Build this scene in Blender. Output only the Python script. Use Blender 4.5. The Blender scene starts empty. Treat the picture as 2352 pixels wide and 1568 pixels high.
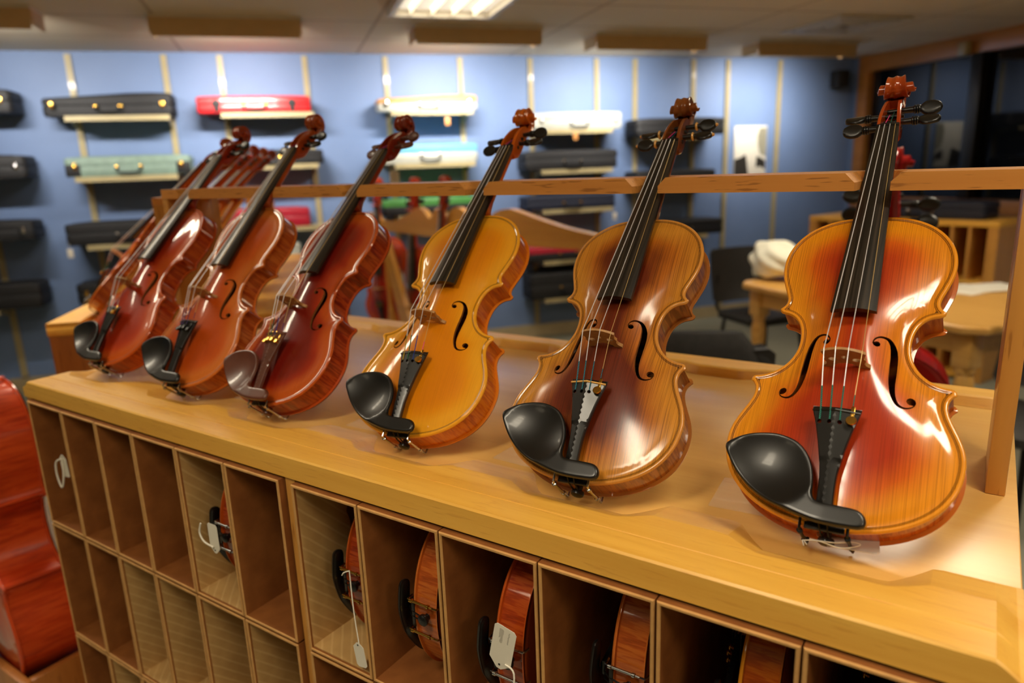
import bpy, bmesh, math, random
import numpy as np
from mathutils import Vector, Matrix
from mathutils.geometry import delaunay_2d_cdt
random.seed(7); rng = np.random.RandomState(5)
PI = math.pi
H = 1.12                      # height of the counter top above the floor
CEIL = H + 1.235
SC = bpy.context.scene
COL = SC.collection

# ------------------------------------------------------------------ camera
CAMF = 1633.9                 # focal length in pixels of the 2352 wide frame
CR = np.array([[0.8337, 0.551, -0.0364], [0.102, -0.2184, -0.9705], [-0.5427, 0.8054, -0.2383]])
u_, s_, vt_ = np.linalg.svd(CR); CR = u_ @ vt_
CP = np.array([0, 0, H + 0.3579])
cam = bpy.data.objects.new('camera', bpy.data.cameras.new('camera')); COL.objects.link(cam)
M = Matrix(((CR[0][0], -CR[1][0], -CR[2][0], CP[0]), (CR[0][1], -CR[1][1], -CR[2][1], CP[1]), (CR[0][2], -CR[1][2], -CR[2][2], CP[2]), (0, 0, 0, 1)))
cam.matrix_world = M
cam.data.sensor_width = 36; cam.data.lens = CAMF / 2352 * 36
cam.data.clip_start = 0.02
cam.data.dof.use_dof = True; cam.data.dof.focus_distance = 0.78; cam.data.dof.aperture_fstop = 3.6
SC.camera = cam

def ray(x, y):
    return np.array([(x - 1176) / CAMF, (y - 784) / CAMF, 1]) @ CR
def onz(x, y, z):             # photo point -> the horizontal plane at height z
    d = ray(x, y); return CP + d * (z - CP[2]) / d[2]
def ony(x, y, Y):
    d = ray(x, y); return CP + d * (Y - CP[1]) / d[1]

# room axes: t runs along the blue wall, n points from it into the room
WA = math.radians(51)
T3 = np.array([math.cos(WA), math.sin(WA), 0]); N3 = np.array([math.sin(WA), -math.cos(WA), 0])
W0 = np.array([-3.3801, 5.1338, 0])
def onw(x, y, off=0.0):       # photo point -> (t, z) on the plane parallel to the blue wall, off metres in front of it
    d = ray(x, y); k = ((W0 + off * N3 - CP) @ N3) / (d @ N3); P = CP + d * k
    return (P - W0) @ T3, P[2]
def wpt(t, off, z): return W0 + t * T3 + off * N3 + np.array([0, 0, z])

# ------------------------------------------------------------------ helpers
def tag(o, label=None, cat=None, group=None, kind=None):
    if label: o['label'] = label
    if cat: o['category'] = cat
    if group: o['group'] = group
    if kind: o['kind'] = kind
    return o
def empty(name, loc=(0, 0, 0), rz=0.0, label=None, cat=None, group=None):
    o = bpy.data.objects.new(name, None); COL.objects.link(o)
    o.empty_display_size = 0.05
    o.location = loc; o.rotation_euler = (0, 0, rz)
    return tag(o, label, cat, group)
def mesh_from(name, bm, smooth=True, angle=38):
    me = bpy.data.meshes.new(name); bm.normal_update(); bm.to_mesh(me); bm.free()
    if smooth:
        me.polygons.foreach_set('use_smooth', [True] * len(me.polygons))
        me.set_sharp_from_angle(angle=math.radians(angle))
    return me
def link(name, me, mats, parent=None):
    o = bpy.data.objects.new(name, me); COL.objects.link(o)
    if not isinstance(mats, (list, tuple)): mats = [mats]
    while len(me.materials) < len(mats): me.materials.append(None)
    for i, m in enumerate(mats):
        o.material_slots[i].link = 'OBJECT'; o.material_slots[i].material = m
    if parent: o.parent = parent
    return o
def obj(name, bm, mats, parent=None, smooth=True, angle=38, loc=None, rz=0.0):
    o = link(name, mesh_from(name, bm, smooth, angle), mats, parent)
    if loc is not None: o.location = loc
    if rz: o.rotation_euler = (0, 0, rz)
    return o
def struct(name, bm, mats, **k):
    return tag(obj(name, bm, mats, **k), kind='structure')
def NB(): return bmesh.new()
def box(bm, x0, x1, y0, y1, z0, z1, bev=0.0, mi=0, seg=2):
    vs = [bm.verts.new((x, y, z)) for z in (z0, z1) for x, y in ((x0, y0), (x1, y0), (x1, y1), (x0, y1))]
    fs = [bm.faces.new([vs[i] for i in q]) for q in ((3, 2, 1, 0), (4, 5, 6, 7), (0, 1, 5, 4), (1, 2, 6, 5), (2, 3, 7, 6), (3, 0, 4, 7))]
    for f in fs: f.material_index = mi
    if bev > 0:
        es = list({e for f in fs for e in f.edges})
        r = bmesh.ops.bevel(bm, geom=es, offset=bev, segments=seg, profile=0.5, affect='EDGES')
        for f in r['faces']: f.material_index = mi
    return bm
def loft(bm, loops, closed=True, cap0=True, cap1=True, mi=0):
    rows = [[bm.verts.new(p) for p in lp] for lp in loops]
    n = len(rows[0])
    for a, b in zip(rows[:-1], rows[1:]):
        for i in range(n if closed else n - 1):
            j = (i + 1) % n
            try: bm.faces.new((a[i], a[j], b[j], b[i])).material_index = mi
            except ValueError: pass
    if closed and cap0: bm.faces.new(rows[0][::-1]).material_index = mi
    if closed and cap1: bm.faces.new(rows[-1]).material_index = mi
    return rows
def tube(bm, pts, r, n=8, mi=0, caps=True):
    pts = [Vector(p) for p in pts]; m = len(pts)
    rr = r if isinstance(r, (list, tuple)) else [r] * m
    up = None; loops = []
    for i, p in enumerate(pts):
        d = (pts[min(i + 1, m - 1)] - pts[max(i - 1, 0)]).normalized()
        if up is None:
            up = Vector((0, 0, 1)) if abs(d.z) < 0.9 else Vector((1, 0, 0))
        a = d.cross(up).normalized(); b = a.cross(d).normalized(); up = b
        loops.append([p + (a * math.cos(2 * PI * k / n) + b * math.sin(2 * PI * k / n)) * rr[i] for k in range(n)])
    loft(bm, [l[::-1] for l in loops], True, caps, caps, mi)
def lathe(bm, o, axis, prof, n=16, mi=0):
    o = Vector(o); d = Vector(axis).normalized()
    a = d.orthogonal().normalized(); b = d.cross(a)
    loft(bm, [[o + d * t + (a * math.cos(2 * PI * k / n) + b * math.sin(2 * PI * k / n)) * max(r, 1e-5) for k in range(n)] for t, r in prof], True, True, True, mi)
def prism(bm, poly, fa, fb, mi=0):   # poly 2D, fa/fb map to 3D for the two ends
    A = [bm.verts.new(fa(p)) for p in poly]; B = [bm.verts.new(fb(p)) for p in poly]
    n = len(poly)
    fs = [bm.faces.new(A[::-1]), bm.faces.new(B)]
    for i in range(n):
        j = (i + 1) % n; fs.append(bm.faces.new((A[i], A[j], B[j], B[i])))
    for f in fs: f.material_index = mi
def bez(p0, p1, p2, p3, n):
    t = np.linspace(0, 1, n, endpoint=False)[:, None]
    p0, p1, p2, p3 = map(np.array, (p0, p1, p2, p3))
    return (1 - t) ** 3 * p0 + 3 * t * (1 - t) ** 2 * p1 + 3 * t * t * (1 - t) * p2 + t ** 3 * p3
def catmull(pts, n=6, closed=False):
    P = [np.array(p, float) for p in pts]; m = len(P); out = []
    for i in range(m if closed else m - 1):
        g = lambda k: P[k % m] if closed else P[min(max(k, 0), m - 1)]
        a, b, c, d = g(i - 1), g(i), g(i + 1), g(i + 2)
        for k in range(n):
            t = k / n
            out.append(0.5 * ((2 * b) + (-a + c) * t + (2 * a - 5 * b + 4 * c - d) * t * t + (-a + 3 * b - 3 * c + d) * t ** 3))
    if not closed: out.append(P[-1])
    return np.array(out)
def seg_dist(pts, loop):             # distance of points to a closed polyline
    a = loop; b = np.roll(loop, -1, 0); best = np.full(len(pts), 1e9)
    for i in range(len(a)):
        ab = b[i] - a[i]; L = ab @ ab + 1e-12
        t = np.clip(((pts - a[i]) @ ab) / L, 0, 1)
        d = np.hypot(*(pts - (a[i] + t[:, None] * ab)).T)
        best = np.minimum(best, d)
    return best
def inside(pts, loop):
    x, y = pts[:, 0], pts[:, 1]; c = np.zeros(len(pts), bool); n = len(loop)
    for i in range(n):
        x0, y0 = loop[i]; x1, y1 = loop[(i + 1) % n]
        if y0 == y1: continue
        cr = ((y0 > y) != (y1 > y)) & (x < (x1 - x0) * (y - y0) / (y1 - y0) + x0)
        c ^= cr
    return c
def offset_loop(loop, d):
    prv = np.roll(loop, 1, 0); nxt = np.roll(loop, -1, 0)
    t = nxt - prv; t /= (np.linalg.norm(t, axis=1)[:, None] + 1e-12)
    area = 0.5 * np.sum(loop[:, 0] * nxt[:, 1] - nxt[:, 0] * loop[:, 1])
    nr = np.stack([-t[:, 1], t[:, 0]], 1) * (1 if area > 0 else -1)
    return loop + nr * d
def cdt_fill(outer, holes, rings, spacing, grid_from):
    """triangulate a plate: returns points, triangles, distance to the rim, index lists of the outer and hole loops"""
    loops = [outer] + list(holes); pts = []; edges = []; idx = []
    for lp in loops:
        s = len(pts); n = len(lp); idx.append(list(range(s, s + n)))
        pts += [tuple(p) for p in lp]; edges += [(s + i, s + (i + 1) % n) for i in range(n)]
    extra = []
    for d in rings:
        p = offset_loop(outer, d); k = (seg_dist(p, outer) > 0.9 * d) & inside(p, outer); extra.append(p[k])
    lo, hi = outer.min(0), outer.max(0)
    gx = np.arange(lo[0], hi[0], spacing); gy = np.arange(lo[1], hi[1], spacing * 0.866)
    g = np.array([(x + (spacing / 2 if j % 2 else 0), y) for j, y in enumerate(gy) for x in gx])
    if len(g):
        k = inside(g, outer); g = g[k]
        if len(g): g = g[seg_dist(g, outer) > grid_from]
        extra.append(g)
    ex = np.concatenate(extra) if extra else np.zeros((0, 2))
    for h in holes:
        if len(ex): ex = ex[~inside(ex, h) & (seg_dist(ex, h) > spacing * 0.35)]
    pts += [tuple(p) for p in ex]
    r = delaunay_2d_cdt([Vector(p) for p in pts], edges, [], 0, 1e-7)
    P = np.array([tuple(v) for v in r[0]]); orig = r[3]
    back = {}
    for i, os_ in enumerate(orig):
        for o in os_: back[o] = i
    tris = np.array([f for f in r[2] if len(f) == 3]); cen = P[tris].mean(1)
    k = inside(cen, outer)
    for h in holes: k &= ~inside(cen, h)
    tris = tris[k]
    a, b, c = P[tris[:, 0]], P[tris[:, 1]], P[tris[:, 2]]
    ar = (b[:, 0] - a[:, 0]) * (c[:, 1] - a[:, 1]) - (b[:, 1] - a[:, 1]) * (c[:, 0] - a[:, 0])
    tris[ar < 0] = tris[ar < 0][:, ::-1]
    return P, tris, seg_dist(P, outer), [[back[i] for i in l] for l in idx]
def cdt_plate(outer, holes, htop, hbot, rings=(0.8, 2), spacing=4, grid_from=3, scale=0.001, fmap=None, bottom=True):
    """solid plate with holes from 2D loops (mm); htop/hbot(P, d) give heights"""
    outer = np.array(outer, float)
    if np.sum(outer[:, 0] * np.roll(outer[:, 1], -1) - np.roll(outer[:, 0], -1) * outer[:, 1]) < 0: outer = outer[::-1]
    P, T, D, L = cdt_fill(outer, [np.array(h, float) for h in holes], rings, spacing, grid_from)
    zt, zb = htop(P, D), hbot(P, D)
    f = fmap or (lambda p, z: (p[0], p[1], z))
    bm = NB(); lay = bm.verts.layers.float.new('edge')
    A = [bm.verts.new(Vector(f(p, z)) * scale) for p, z in zip(P, zt)]
    B = [bm.verts.new(Vector(f(p, z)) * scale) for p, z in zip(P, zb)]
    for v, d in zip(A, D): v[lay] = d
    for v, d in zip(B, D): v[lay] = d
    for t in T:
        bm.faces.new([A[i] for i in t])
        if bottom: bm.faces.new([B[i] for i in t[::-1]])
    for li, l in enumerate(L):
        for i in range(len(l)):
            a, b = l[i], l[(i + 1) % len(l)]
            q = (A[b], A[a], B[a], B[b]) if li == 0 else (A[a], A[b], B[b], B[a])
            try: bm.faces.new(q)
            except ValueError: pass
    bmesh.ops.recalc_face_normals(bm, faces=bm.faces[:])
    bmesh.ops.delete(bm, geom=[v for v in bm.verts if not v.link_faces], context='VERTS')
    return bm

# ------------------------------------------------------------------ materials
def lin(c):
    return tuple(((x / 255) / 12.92 if x / 255 <= 0.04045 else ((x / 255 + 0.055) / 1.055) ** 2.4) for x in c) + (1,)
class MatB:
    def __init__(s, name):
        s.m = bpy.data.materials.new(name); s.m.use_nodes = True
        s.nt = s.m.node_tree; s.b = s.nt.nodes['Principled BSDF']
    def n(s, t, **k):
        nd = s.nt.nodes.new(t)
        for a, v in k.items(): setattr(nd, a, v)
        return nd
    def l(s, a, b): s.nt.links.new(a, b)
    def set(s, **k):
        for a, v in k.items(): s.b.inputs[a.replace('_', ' ')].default_value = v
        return s
    def coords(s, scale=(1, 1, 1), kind='Object', rot=(0, 0, 0)):
        tc = s.n('ShaderNodeTexCoord'); mp = s.n('ShaderNodeMapping')
        mp.inputs['Scale'].default_value = scale; mp.inputs['Rotation'].default_value = rot
        s.l(tc.outputs[kind], mp.inputs[0]); return mp.outputs[0]
    def noise(s, vec, scale=5, detail=3, rough=0.5, dist=0.0):
        nd = s.n('ShaderNodeTexNoise'); s.l(vec, nd.inputs['Vector'])
        nd.inputs['Scale'].default_value = scale; nd.inputs['Detail'].default_value = detail
        nd.inputs['Roughness'].default_value = rough; nd.inputs['Distortion'].default_value = dist
        return nd.outputs['Fac']
    def ramp(s, fac, stops, interp='LINEAR'):
        r = s.n('ShaderNodeValToRGB'); r.color_ramp.interpolation = interp
        e = r.color_ramp.elements
        while len(e) < len(stops): e.new(0.5)
        for q, (p, c) in zip(e, stops):
            q.position = p; q.color = c if len(c) == 4 else tuple(c) + (1,)
        s.l(fac, r.inputs[0]); return r.outputs[0]
    def mix(s, fac, a, b, mode='MIX'):
        x = s.n('ShaderNodeMix', data_type='RGBA', blend_type=mode)
        for sock, v in ((x.inputs[0], fac), (x.inputs[6], a), (x.inputs[7], b)):
            if hasattr(v, 'links'): s.l(v, sock)
            else: sock.default_value = v
        return x.outputs[2]
    def math(s, op, a, b=0.0, clamp=False):
        x = s.n('ShaderNodeMath', operation=op, use_clamp=clamp)
        for sock, v in ((x.inputs[0], a), (x.inputs[1], b)):
            if hasattr(v, 'links'): s.l(v, sock)
            else: sock.default_value = v
        return x.outputs[0]
    def smooth(s, v, a, b):
        x = s.n('ShaderNodeMapRange', interpolation_type='SMOOTHSTEP')
        s.l(v, x.inputs[0]); x.inputs[1].default_value = a; x.inputs[2].default_value = b
        return x.outputs[0]
    def bump(s, h, strength=0.2, dist=0.001):
        x = s.n('ShaderNodeBump'); x.inputs['Strength'].default_value = strength; x.inputs['Distance'].default_value = dist
        s.l(h, x.inputs['Height']); s.l(x.outputs[0], s.b.inputs['Normal'])
    def color(s, c): s.l(c, s.b.inputs['Base Color']); return s
def plain(name, c, rough=0.5, metal=0.0, coat=0.0, var=0.06, nscale=12, spec=0.5):
    m = MatB(name); v = m.coords()
    f = m.noise(v, nscale, 3)
    a = lin(c); lo = tuple(x * (1 - var) for x in a[:3]) + (1,); hi = tuple(min(1, x * (1 + var)) for x in a[:3]) + (1,)
    m.color(m.ramp(f, [(0.3, lo), (0.7, hi)]))
    m.set(Roughness=rough, Metallic=metal, Coat_Weight=coat, Coat_Roughness=0.08)
    m.b.inputs['Specular IOR Level'].default_value = spec
    return m.m
def wood(name, c_lo, c_hi, fleck, axis='X', rough=0.35, coat=0.3, fl=0.6, ring=0.5, scale=1.0):
    """oak / beech / maple furniture wood with the grain along one local axis"""
    m = MatB(name); i = 'XYZ'.index(axis)
    sc = [26 * scale] * 3; sc[i] = 1.3 * scale
    v = m.coords(tuple(sc))
    g = m.noise(v, 1.0, 4, 0.6, 0.6)
    sc2 = [190 * scale] * 3; sc2[i] = 16 * scale
    v2 = m.coords(tuple(sc2)); f = m.noise(v2, 1.0, 2, 0.5)
    sc3 = [4 * scale] * 3; sc3[i] = 0.7 * scale
    b = m.noise(m.coords(tuple(sc3)), 1.0, 2)
    base = m.ramp(g, [(0.5 - 0.45 * ring, lin(c_lo)), (0.5 + 0.25 * ring, lin(c_hi))])
    base = m.mix(m.math('MULTIPLY', m.smooth(b, 0.35, 0.7), 0.35), base, lin(tuple(0.5 * (p + q) for p, q in zip(c_lo, c_hi))))
    c = m.mix(m.math('MULTIPLY', m.smooth(f, 0.60, 0.70), fl), base, lin(fleck))
    m.color(c); m.set(Roughness=rough, Coat_Weight=coat, Coat_Roughness=0.18)
    m.bump(f, 0.06, 0.0005)
    return m.m
def varnish(name, edge, mid, deep, grain=0.35, blotch=0.5, top=True, burst=(10, 46), coat_r=0.06, flame=False, plain_edge=None, base_r=0.32):
    """violin varnish: 'edge' is the distance to the rim in mm, so purfling and the worn rim follow the outline"""
    m = MatB(name)
    at = m.n('ShaderNodeAttribute', attribute_name='edge').outputs['Fac']
    ob = m.coords((1, 1, 1))
    sep = m.n('ShaderNodeSeparateXYZ'); m.l(ob, sep.inputs[0])
    nb = m.noise(m.coords((7, 4, 7)), 1.6, 3, 0.55)
    t = m.math('ADD', m.smooth(at, *burst), m.math('MULTIPLY', m.math('SUBTRACT', nb, 0.5), blotch * 2.2), clamp=True)
    c = m.ramp(t, [(0.0, lin(edge)), (0.5, lin(mid)), (1.0, lin(deep))])
    if top:
        g = m.noise(m.coords((1500, 9, 1)), 1.0, 1, 0.3)
        c = m.mix(m.math('MULTIPLY', m.smooth(g, 0.42, 0.68), grain), c, lin(tuple(x * 0.55 for x in deep)))
    if flame:
        pr = m.n('ShaderNodeAttribute', attribute_name='perim').outputs['Fac']
        cb = m.n('ShaderNodeCombineXYZ'); m.l(m.math('MULTIPLY', pr, 210), cb.inputs[0]); m.l(m.math('MULTIPLY', sep.outputs[2], 22), cb.inputs[1])
        fl = m.noise(cb.outputs[0], 1.0, 3, 0.55, 0.7)
        c = m.mix(m.math('MULTIPLY', m.smooth(fl, 0.46, 0.60), 0.8), c, lin(edge))
        c = m.mix(m.math('MULTIPLY', m.smooth(fl, 0.5, 0.3), 0.35), c, lin(tuple(x * 0.6 for x in deep)))
    if top or plain_edge is not None:
        rim = m.math('SUBTRACT', 1.0, m.smooth(at, 2.0, 3.6))
        c = m.mix(m.math('MULTIPLY', rim, 0.75), c, lin(plain_edge or edge))
        for d in (4.0, 5.2):
            w = m.math('SUBTRACT', 1.0, m.smooth(m.math('ABSOLUTE', m.math('SUBTRACT', at, d)), 0.22, 0.5))
            c = m.mix(m.math('MULTIPLY', w, 0.8), c, lin((40, 18, 10)))
    m.color(c); m.set(Roughness=base_r, Coat_Weight=1.0, Coat_Roughness=coat_r)
    m.b.inputs['Specular IOR Level'].default_value = 0.12
    if top: m.bump(m.noise(m.coords((700, 14, 1)), 1.0, 2), 0.10, 0.0002)
    return m.m
def emit(name, c, s):
    m = MatB(name); m.set(Emission_Color=lin(c), Emission_Strength=s, Base_Color=(0.8, 0.8, 0.8, 1)); return m.m

MT = {}
MT['oak_x'] = wood('oak along x', (226, 164, 60), (242, 188, 82), (206, 134, 46), 'X', rough=0.42, coat=0.08, fl=0.35, scale=1.7)
MT['oak_z'] = wood('oak upright', (192, 132, 58), (214, 156, 76), (150, 94, 38), 'Z', fl=0.7)
MT['pine_x'] = wood('pale board', (216, 156, 78), (238, 192, 108), (206, 132, 52), 'X', rough=0.3, coat=0.25, fl=0.12, ring=0.9, scale=0.8)
MT['beech_x'] = wood('beech rail', (204, 132, 56), (218, 150, 72), (146, 86, 34), 'X', fl=0.7, scale=1.6, coat=0.1, rough=0.45)
MT['shade_wood'] = wood('brown wood', (158, 96, 42), (182, 118, 56), (120, 70, 30), 'Z')
MT['cello_rack'] = wood('rack wood', (212, 146, 56), (226, 164, 72), (186, 118, 44), 'X', fl=0.2)
MT['table'] = wood('table wood', (200, 146, 70), (222, 172, 92), (180, 124, 54), 'X', fl=0.2)
def cardboard():
    m = MatB('cardboard'); v = m.coords((1, 1, 1))
    a = m.noise(v, 30, 4); st = m.noise(m.coords((6, 6, 240)), 1, 1)
    c = m.ramp(a, [(0.3, lin((122, 70, 28))), (0.7, lin((142, 86, 38)))])
    c = m.mix(m.math('MULTIPLY', st, 0.15), c, lin((96, 52, 20)))
    m.color(c); m.set(Roughness=0.8); m.b.inputs['Specular IOR Level'].default_value = 0.2
    m.bump(a, 0.15, 0.001); return m.m
MT['card'] = cardboard()
def flapm():
    m = MatB('tape backed cardboard'); v = m.coords((1, 1, 1))
    a = m.noise(v, 26, 3); d = m.n('ShaderNodeTexWave', bands_direction='DIAGONAL'); d.inputs['Scale'].default_value = 34; d.inputs['Distortion'].default_value = 0.6
    m.l(v, d.inputs[0])
    c = m.ramp(a, [(0.3, lin((186, 146, 88))), (0.7, lin((206, 166, 104)))])
    c = m.mix(m.math('MULTIPLY', m.smooth(d.outputs['Fac'], 0.8, 0.98), 0.3), c, lin((236, 204, 146)))
    m.color(c); m.set(Roughness=0.55); return m.m
MT['flap'] = flapm(); MT['rim'] = plain('lit cardboard edge', (196, 148, 86), 0.75, var=0.12, nscale=60)  # paler rim colour: light on the bins' front edges put into the tone
def wallm():
    m = MatB('blue wall paint'); v = m.coords((1, 1, 1))
    a = m.noise(v, 3, 3); b = m.noise(v, 220, 2)
    m.color(m.ramp(a, [(0.3, lin((112, 136, 178))), (0.7, lin((118, 142, 184)))]))
    m.set(Roughness=0.55); m.bump(b, 0.1, 0.001); return m.m
MT['wall'] = wallm()
def ceilm():
    m = MatB('acoustic tile'); v = m.coords((1, 1, 1))
    br = m.n('ShaderNodeTexBrick'); m.l(v, br.inputs['Vector'])
    br.offset = 0.0; br.inputs['Scale'].default_value = 1; br.inputs['Brick Width'].default_value = 1.22; br.inputs['Row Height'].default_value = 0.61
    br.inputs['Mortar Size'].default_value = 0.011; br.inputs['Mortar Smooth'].default_value = 0.1; br.inputs['Bias'].default_value = -0.6
    br.inputs['Color1'].default_value = lin((226, 212, 186)); br.inputs['Color2'].default_value = lin((220, 206, 180)); br.inputs['Mortar'].default_value = lin((190, 172, 146))
    m.color(br.outputs[0]); m.set(Roughness=0.9); m.bump(m.noise(v, 160, 2), 0.25, 0.002); return m.m
MT['ceil'] = ceilm()
def carpetm():
    m = MatB('grey carpet'); v = m.coords((1, 1, 1)); a = m.noise(v, 320, 2); b = m.noise(v, 4, 3)
    c = m.mix(m.math('MULTIPLY', b, 0.4), m.ramp(a, [(0.3, lin((128, 128, 112))), (0.7, lin((160, 160, 142)))]), lin((120, 122, 110)))
    m.color(c); m.set(Roughness=0.95); m.bump(a, 0.5, 0.003); return m.m
MT['carpet'] = carpetm()
MT['blue_carpet'] = plain('dark blue carpet', (24, 40, 66), 0.95, var=0.4, nscale=300)
MT['metal_cream'] = plain('cream painted metal', (182, 168, 126), 0.42, 0.0, 0.2)
MT['chrome'] = plain('chrome', (200, 200, 200), 0.18, 1.0, var=0.02)
MT['brass'] = plain('brass', (214, 168, 78), 0.22, 1.0, var=0.04)
MT['black_metal'] = plain('black metal', (22, 22, 22), 0.35, 0.6)
def ebonym():
    m = MatB('ebony'); v = m.coords((420, 6, 60)); a = m.noise(v, 1, 3, 0.6)
    m.color(m.ramp(a, [(0.42, lin((24, 21, 18))), (0.72, lin((58, 48, 38)))])); m.set(Roughness=0.33, Coat_Weight=0.15, Coat_Roughness=0.3); return m.m
MT['ebony'] = ebonym()
MT['black_wood'] = plain('polished black wood', (17, 16, 15), 0.34, 0, 0.15, var=0.2)
MT['rosewood'] = plain('brown boxwood', (96, 52, 36), 0.36, 0, 0.35, var=0.15, nscale=40)
MT['boxwood'] = plain('pale boxwood collar', (224, 168, 84), 0.3, 0, 0.5)
def maplem(name, c0, c1):
    m = MatB(name); a = m.noise(m.coords((160, 160, 700)), 1, 2); m.color(m.ramp(a, [(0.35, lin(c0)), (0.65, lin(c1))])); m.set(Roughness=0.5); return m.m
MT['bridge'] = maplem('bridge maple', (168, 120, 68), (186, 138, 82))
MT['raw'] = maplem('unvarnished spruce edge', (120, 70, 30), (150, 92, 42))
MT['bone'] = plain('bone nut', (196, 184, 150), 0.4)
MT['string'] = plain('wound string', (226, 226, 230), 0.35, 0.35, var=0.02)
MT['gut'] = plain('gold string', (214, 184, 120), 0.35, 0.35, var=0.02)
def silkm(name, c):
    m = MatB(name); w = m.n('ShaderNodeTexWave', bands_direction='DIAGONAL'); w.inputs['Scale'].default_value = 300
    m.l(m.coords(), w.inputs[0])
    m.color(m.ramp(w.outputs['Fac'], [(0.35, lin(tuple(x * 0.25 for x in c))), (0.5, lin(c))])); m.set(Roughness=0.6); return m.m
MT['teal'] = silkm('teal silk winding', (20, 140, 120)); MT['tealblue'] = silkm('blue silk winding', (28, 128, 150))
MT['pink'] = plain('pink silk winding', (226, 70, 140), 0.6)
MT['multi'] = silkm('green silk winding', (40, 120, 70)); MT['violet'] = silkm('violet silk winding', (96, 60, 140)); MT['bluesilk'] = silkm('blue silk', (40, 70, 180)); MT['yellow'] = silkm('yellow silk', (220, 180, 40))
MT['white'] = plain('white paper', (226, 220, 204), 0.7, var=0.03)
MT['cord'] = plain('white cotton cord', (232, 226, 210), 0.85, var=0.05, nscale=400)
MT['ink'] = plain('grey ink', (120, 112, 100), 0.8)
MT['black_cloth'] = plain('black case fabric', (26, 26, 28), 0.62, var=0.25, nscale=90)
MT['navy_cloth'] = plain('navy case fabric', (28, 34, 54), 0.65, var=0.25, nscale=90)
MT['red_case'] = plain('red case shell', (214, 30, 34), 0.35, 0, 0.4)
MT['pink_case'] = plain('crimson case shell', (176, 24, 48), 0.45, 0, 0.2)
MT['green_case'] = plain('sage green case fabric', (128, 152, 138), 0.5, var=0.12, nscale=30)
MT['silver_case'] = plain('silver case shell', (196, 198, 186), 0.35, 0.1, 0.3)
MT['sky_case'] = plain('light blue case shell', (110, 180, 214), 0.35, 0, 0.3)
MT['lime_case'] = plain('lime green case shell', (76, 142, 70), 0.4, 0, 0.2)
MT['tan_trim'] = plain('tan edging', (214, 150, 84), 0.5)
MT['valance'] = plain('tan metal valance', (212, 182, 134), 0.6, var=0.03)
MT['baseboard'] = plain('beige vinyl base', (176, 160, 124), 0.6)
MT['window_wood'] = wood('window trim wood', (178, 116, 54), (196, 134, 68), (140, 86, 38), 'X')
MT['dark'] = plain('dark metal mullion', (20, 18, 15), 0.4)
def glassm():
    m = MatB('dark night glass'); m.set(Base_Color=(0.004, 0.006, 0.010, 1), Roughness=0.04, IOR=1.5)
    v = m.coords(); a = m.noise(v, 1.2, 1); m.color(m.ramp(a, [(0.3, (0.003, 0.005, 0.008, 1)), (0.7, (0.006, 0.008, 0.012, 1))])); return m.m
MT['night_glass'] = glassm()
def acryl():
    m = MatB('clear acrylic'); m.set(Base_Color=(1, 1, 1, 1), Roughness=0.06, IOR=1.45); m.b.inputs['Alpha'].default_value = 0.10; return m.m
MT['acrylic'] = acryl()
MT['chair'] = plain('black chair plastic', (34, 32, 30), 0.55)
MT['coat'] = plain('black cloth', (26, 24, 22), 0.85, var=0.3, nscale=40)
MT['fluff'] = plain('white plush', (236, 234, 216), 0.95, var=0.06, nscale=60)
MT['vent'] = plain('dark vent metal', (72, 62, 48), 0.6)
MT['diffuser'] = emit('lit lamp diffuser', (255, 240, 220), .5)
MT['tube'] = emit('lit fluorescent tube', (255, 236, 214), 15)
MT['lamp_metal'] = plain('white lamp metal', (220, 214, 200), 0.4)

# violin varnishes: top, ribs/scroll (maple)
VAR = {}
def vset(k, edge, mid, deep, rib_edge, rib_mid, rib_deep, **kw):
    VAR[k] = (varnish('varnish %s top' % k, edge, mid, deep, **kw), varnish('varnish %s maple' % k, rib_edge, rib_mid, rib_deep, top=False, flame=True, burst=(5, 40), blotch=0.35), varnish('varnish %s neck' % k, rib_edge, rib_mid, rib_deep, top=False, burst=(-20, 20), blotch=0.6))
vset('orange red', (206, 92, 30), (190, 62, 18), (170, 46, 14), (196, 88, 30), (160, 48, 16), (116, 26, 10), grain=0.1, blotch=0.2)
vset('soft orange', (214, 116, 44), (206, 90, 26), (196, 78, 20), (206, 112, 42), (172, 70, 22), (132, 44, 14), grain=0.12, blotch=0.2)
vset('red brown', (196, 88, 28), (160, 44, 16), (120, 24, 12), (182, 76, 26), (134, 38, 14), (92, 20, 10), grain=0.15, blotch=0.6)
vset('golden', (240, 166, 36), (234, 146, 14), (226, 132, 10), (226, 130, 26), (206, 96, 14), (160, 60, 12), grain=0.10, blotch=0.25)
vset('antique brown', (206, 136, 42), (178, 98, 22), (104, 36, 12), (176, 108, 44), (128, 66, 24), (84, 38, 16), grain=0.5, blotch=0.75, burst=(6, 60), coat_r=0.16, plain_edge=(206, 140, 62), base_r=0.36)
vset('burst', (232, 146, 26), (214, 96, 18), (178, 52, 16), (206, 110, 30), (170, 62, 18), (110, 26, 12), grain=0.35, blotch=0.4, burst=(8, 62), plain_edge=(234, 152, 36), coat_r=0.09)
vset('crimson', (170, 22, 20), (150, 14, 16), (110, 8, 12), (150, 16, 18), (130, 10, 14), (90, 6, 10), grain=0.05, blotch=0.2)
vset('bright red', (206, 74, 26), (190, 54, 18), (160, 36, 14), (212, 82, 34), (192, 58, 24), (150, 36, 16), grain=0.1, blotch=0.4)

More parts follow.
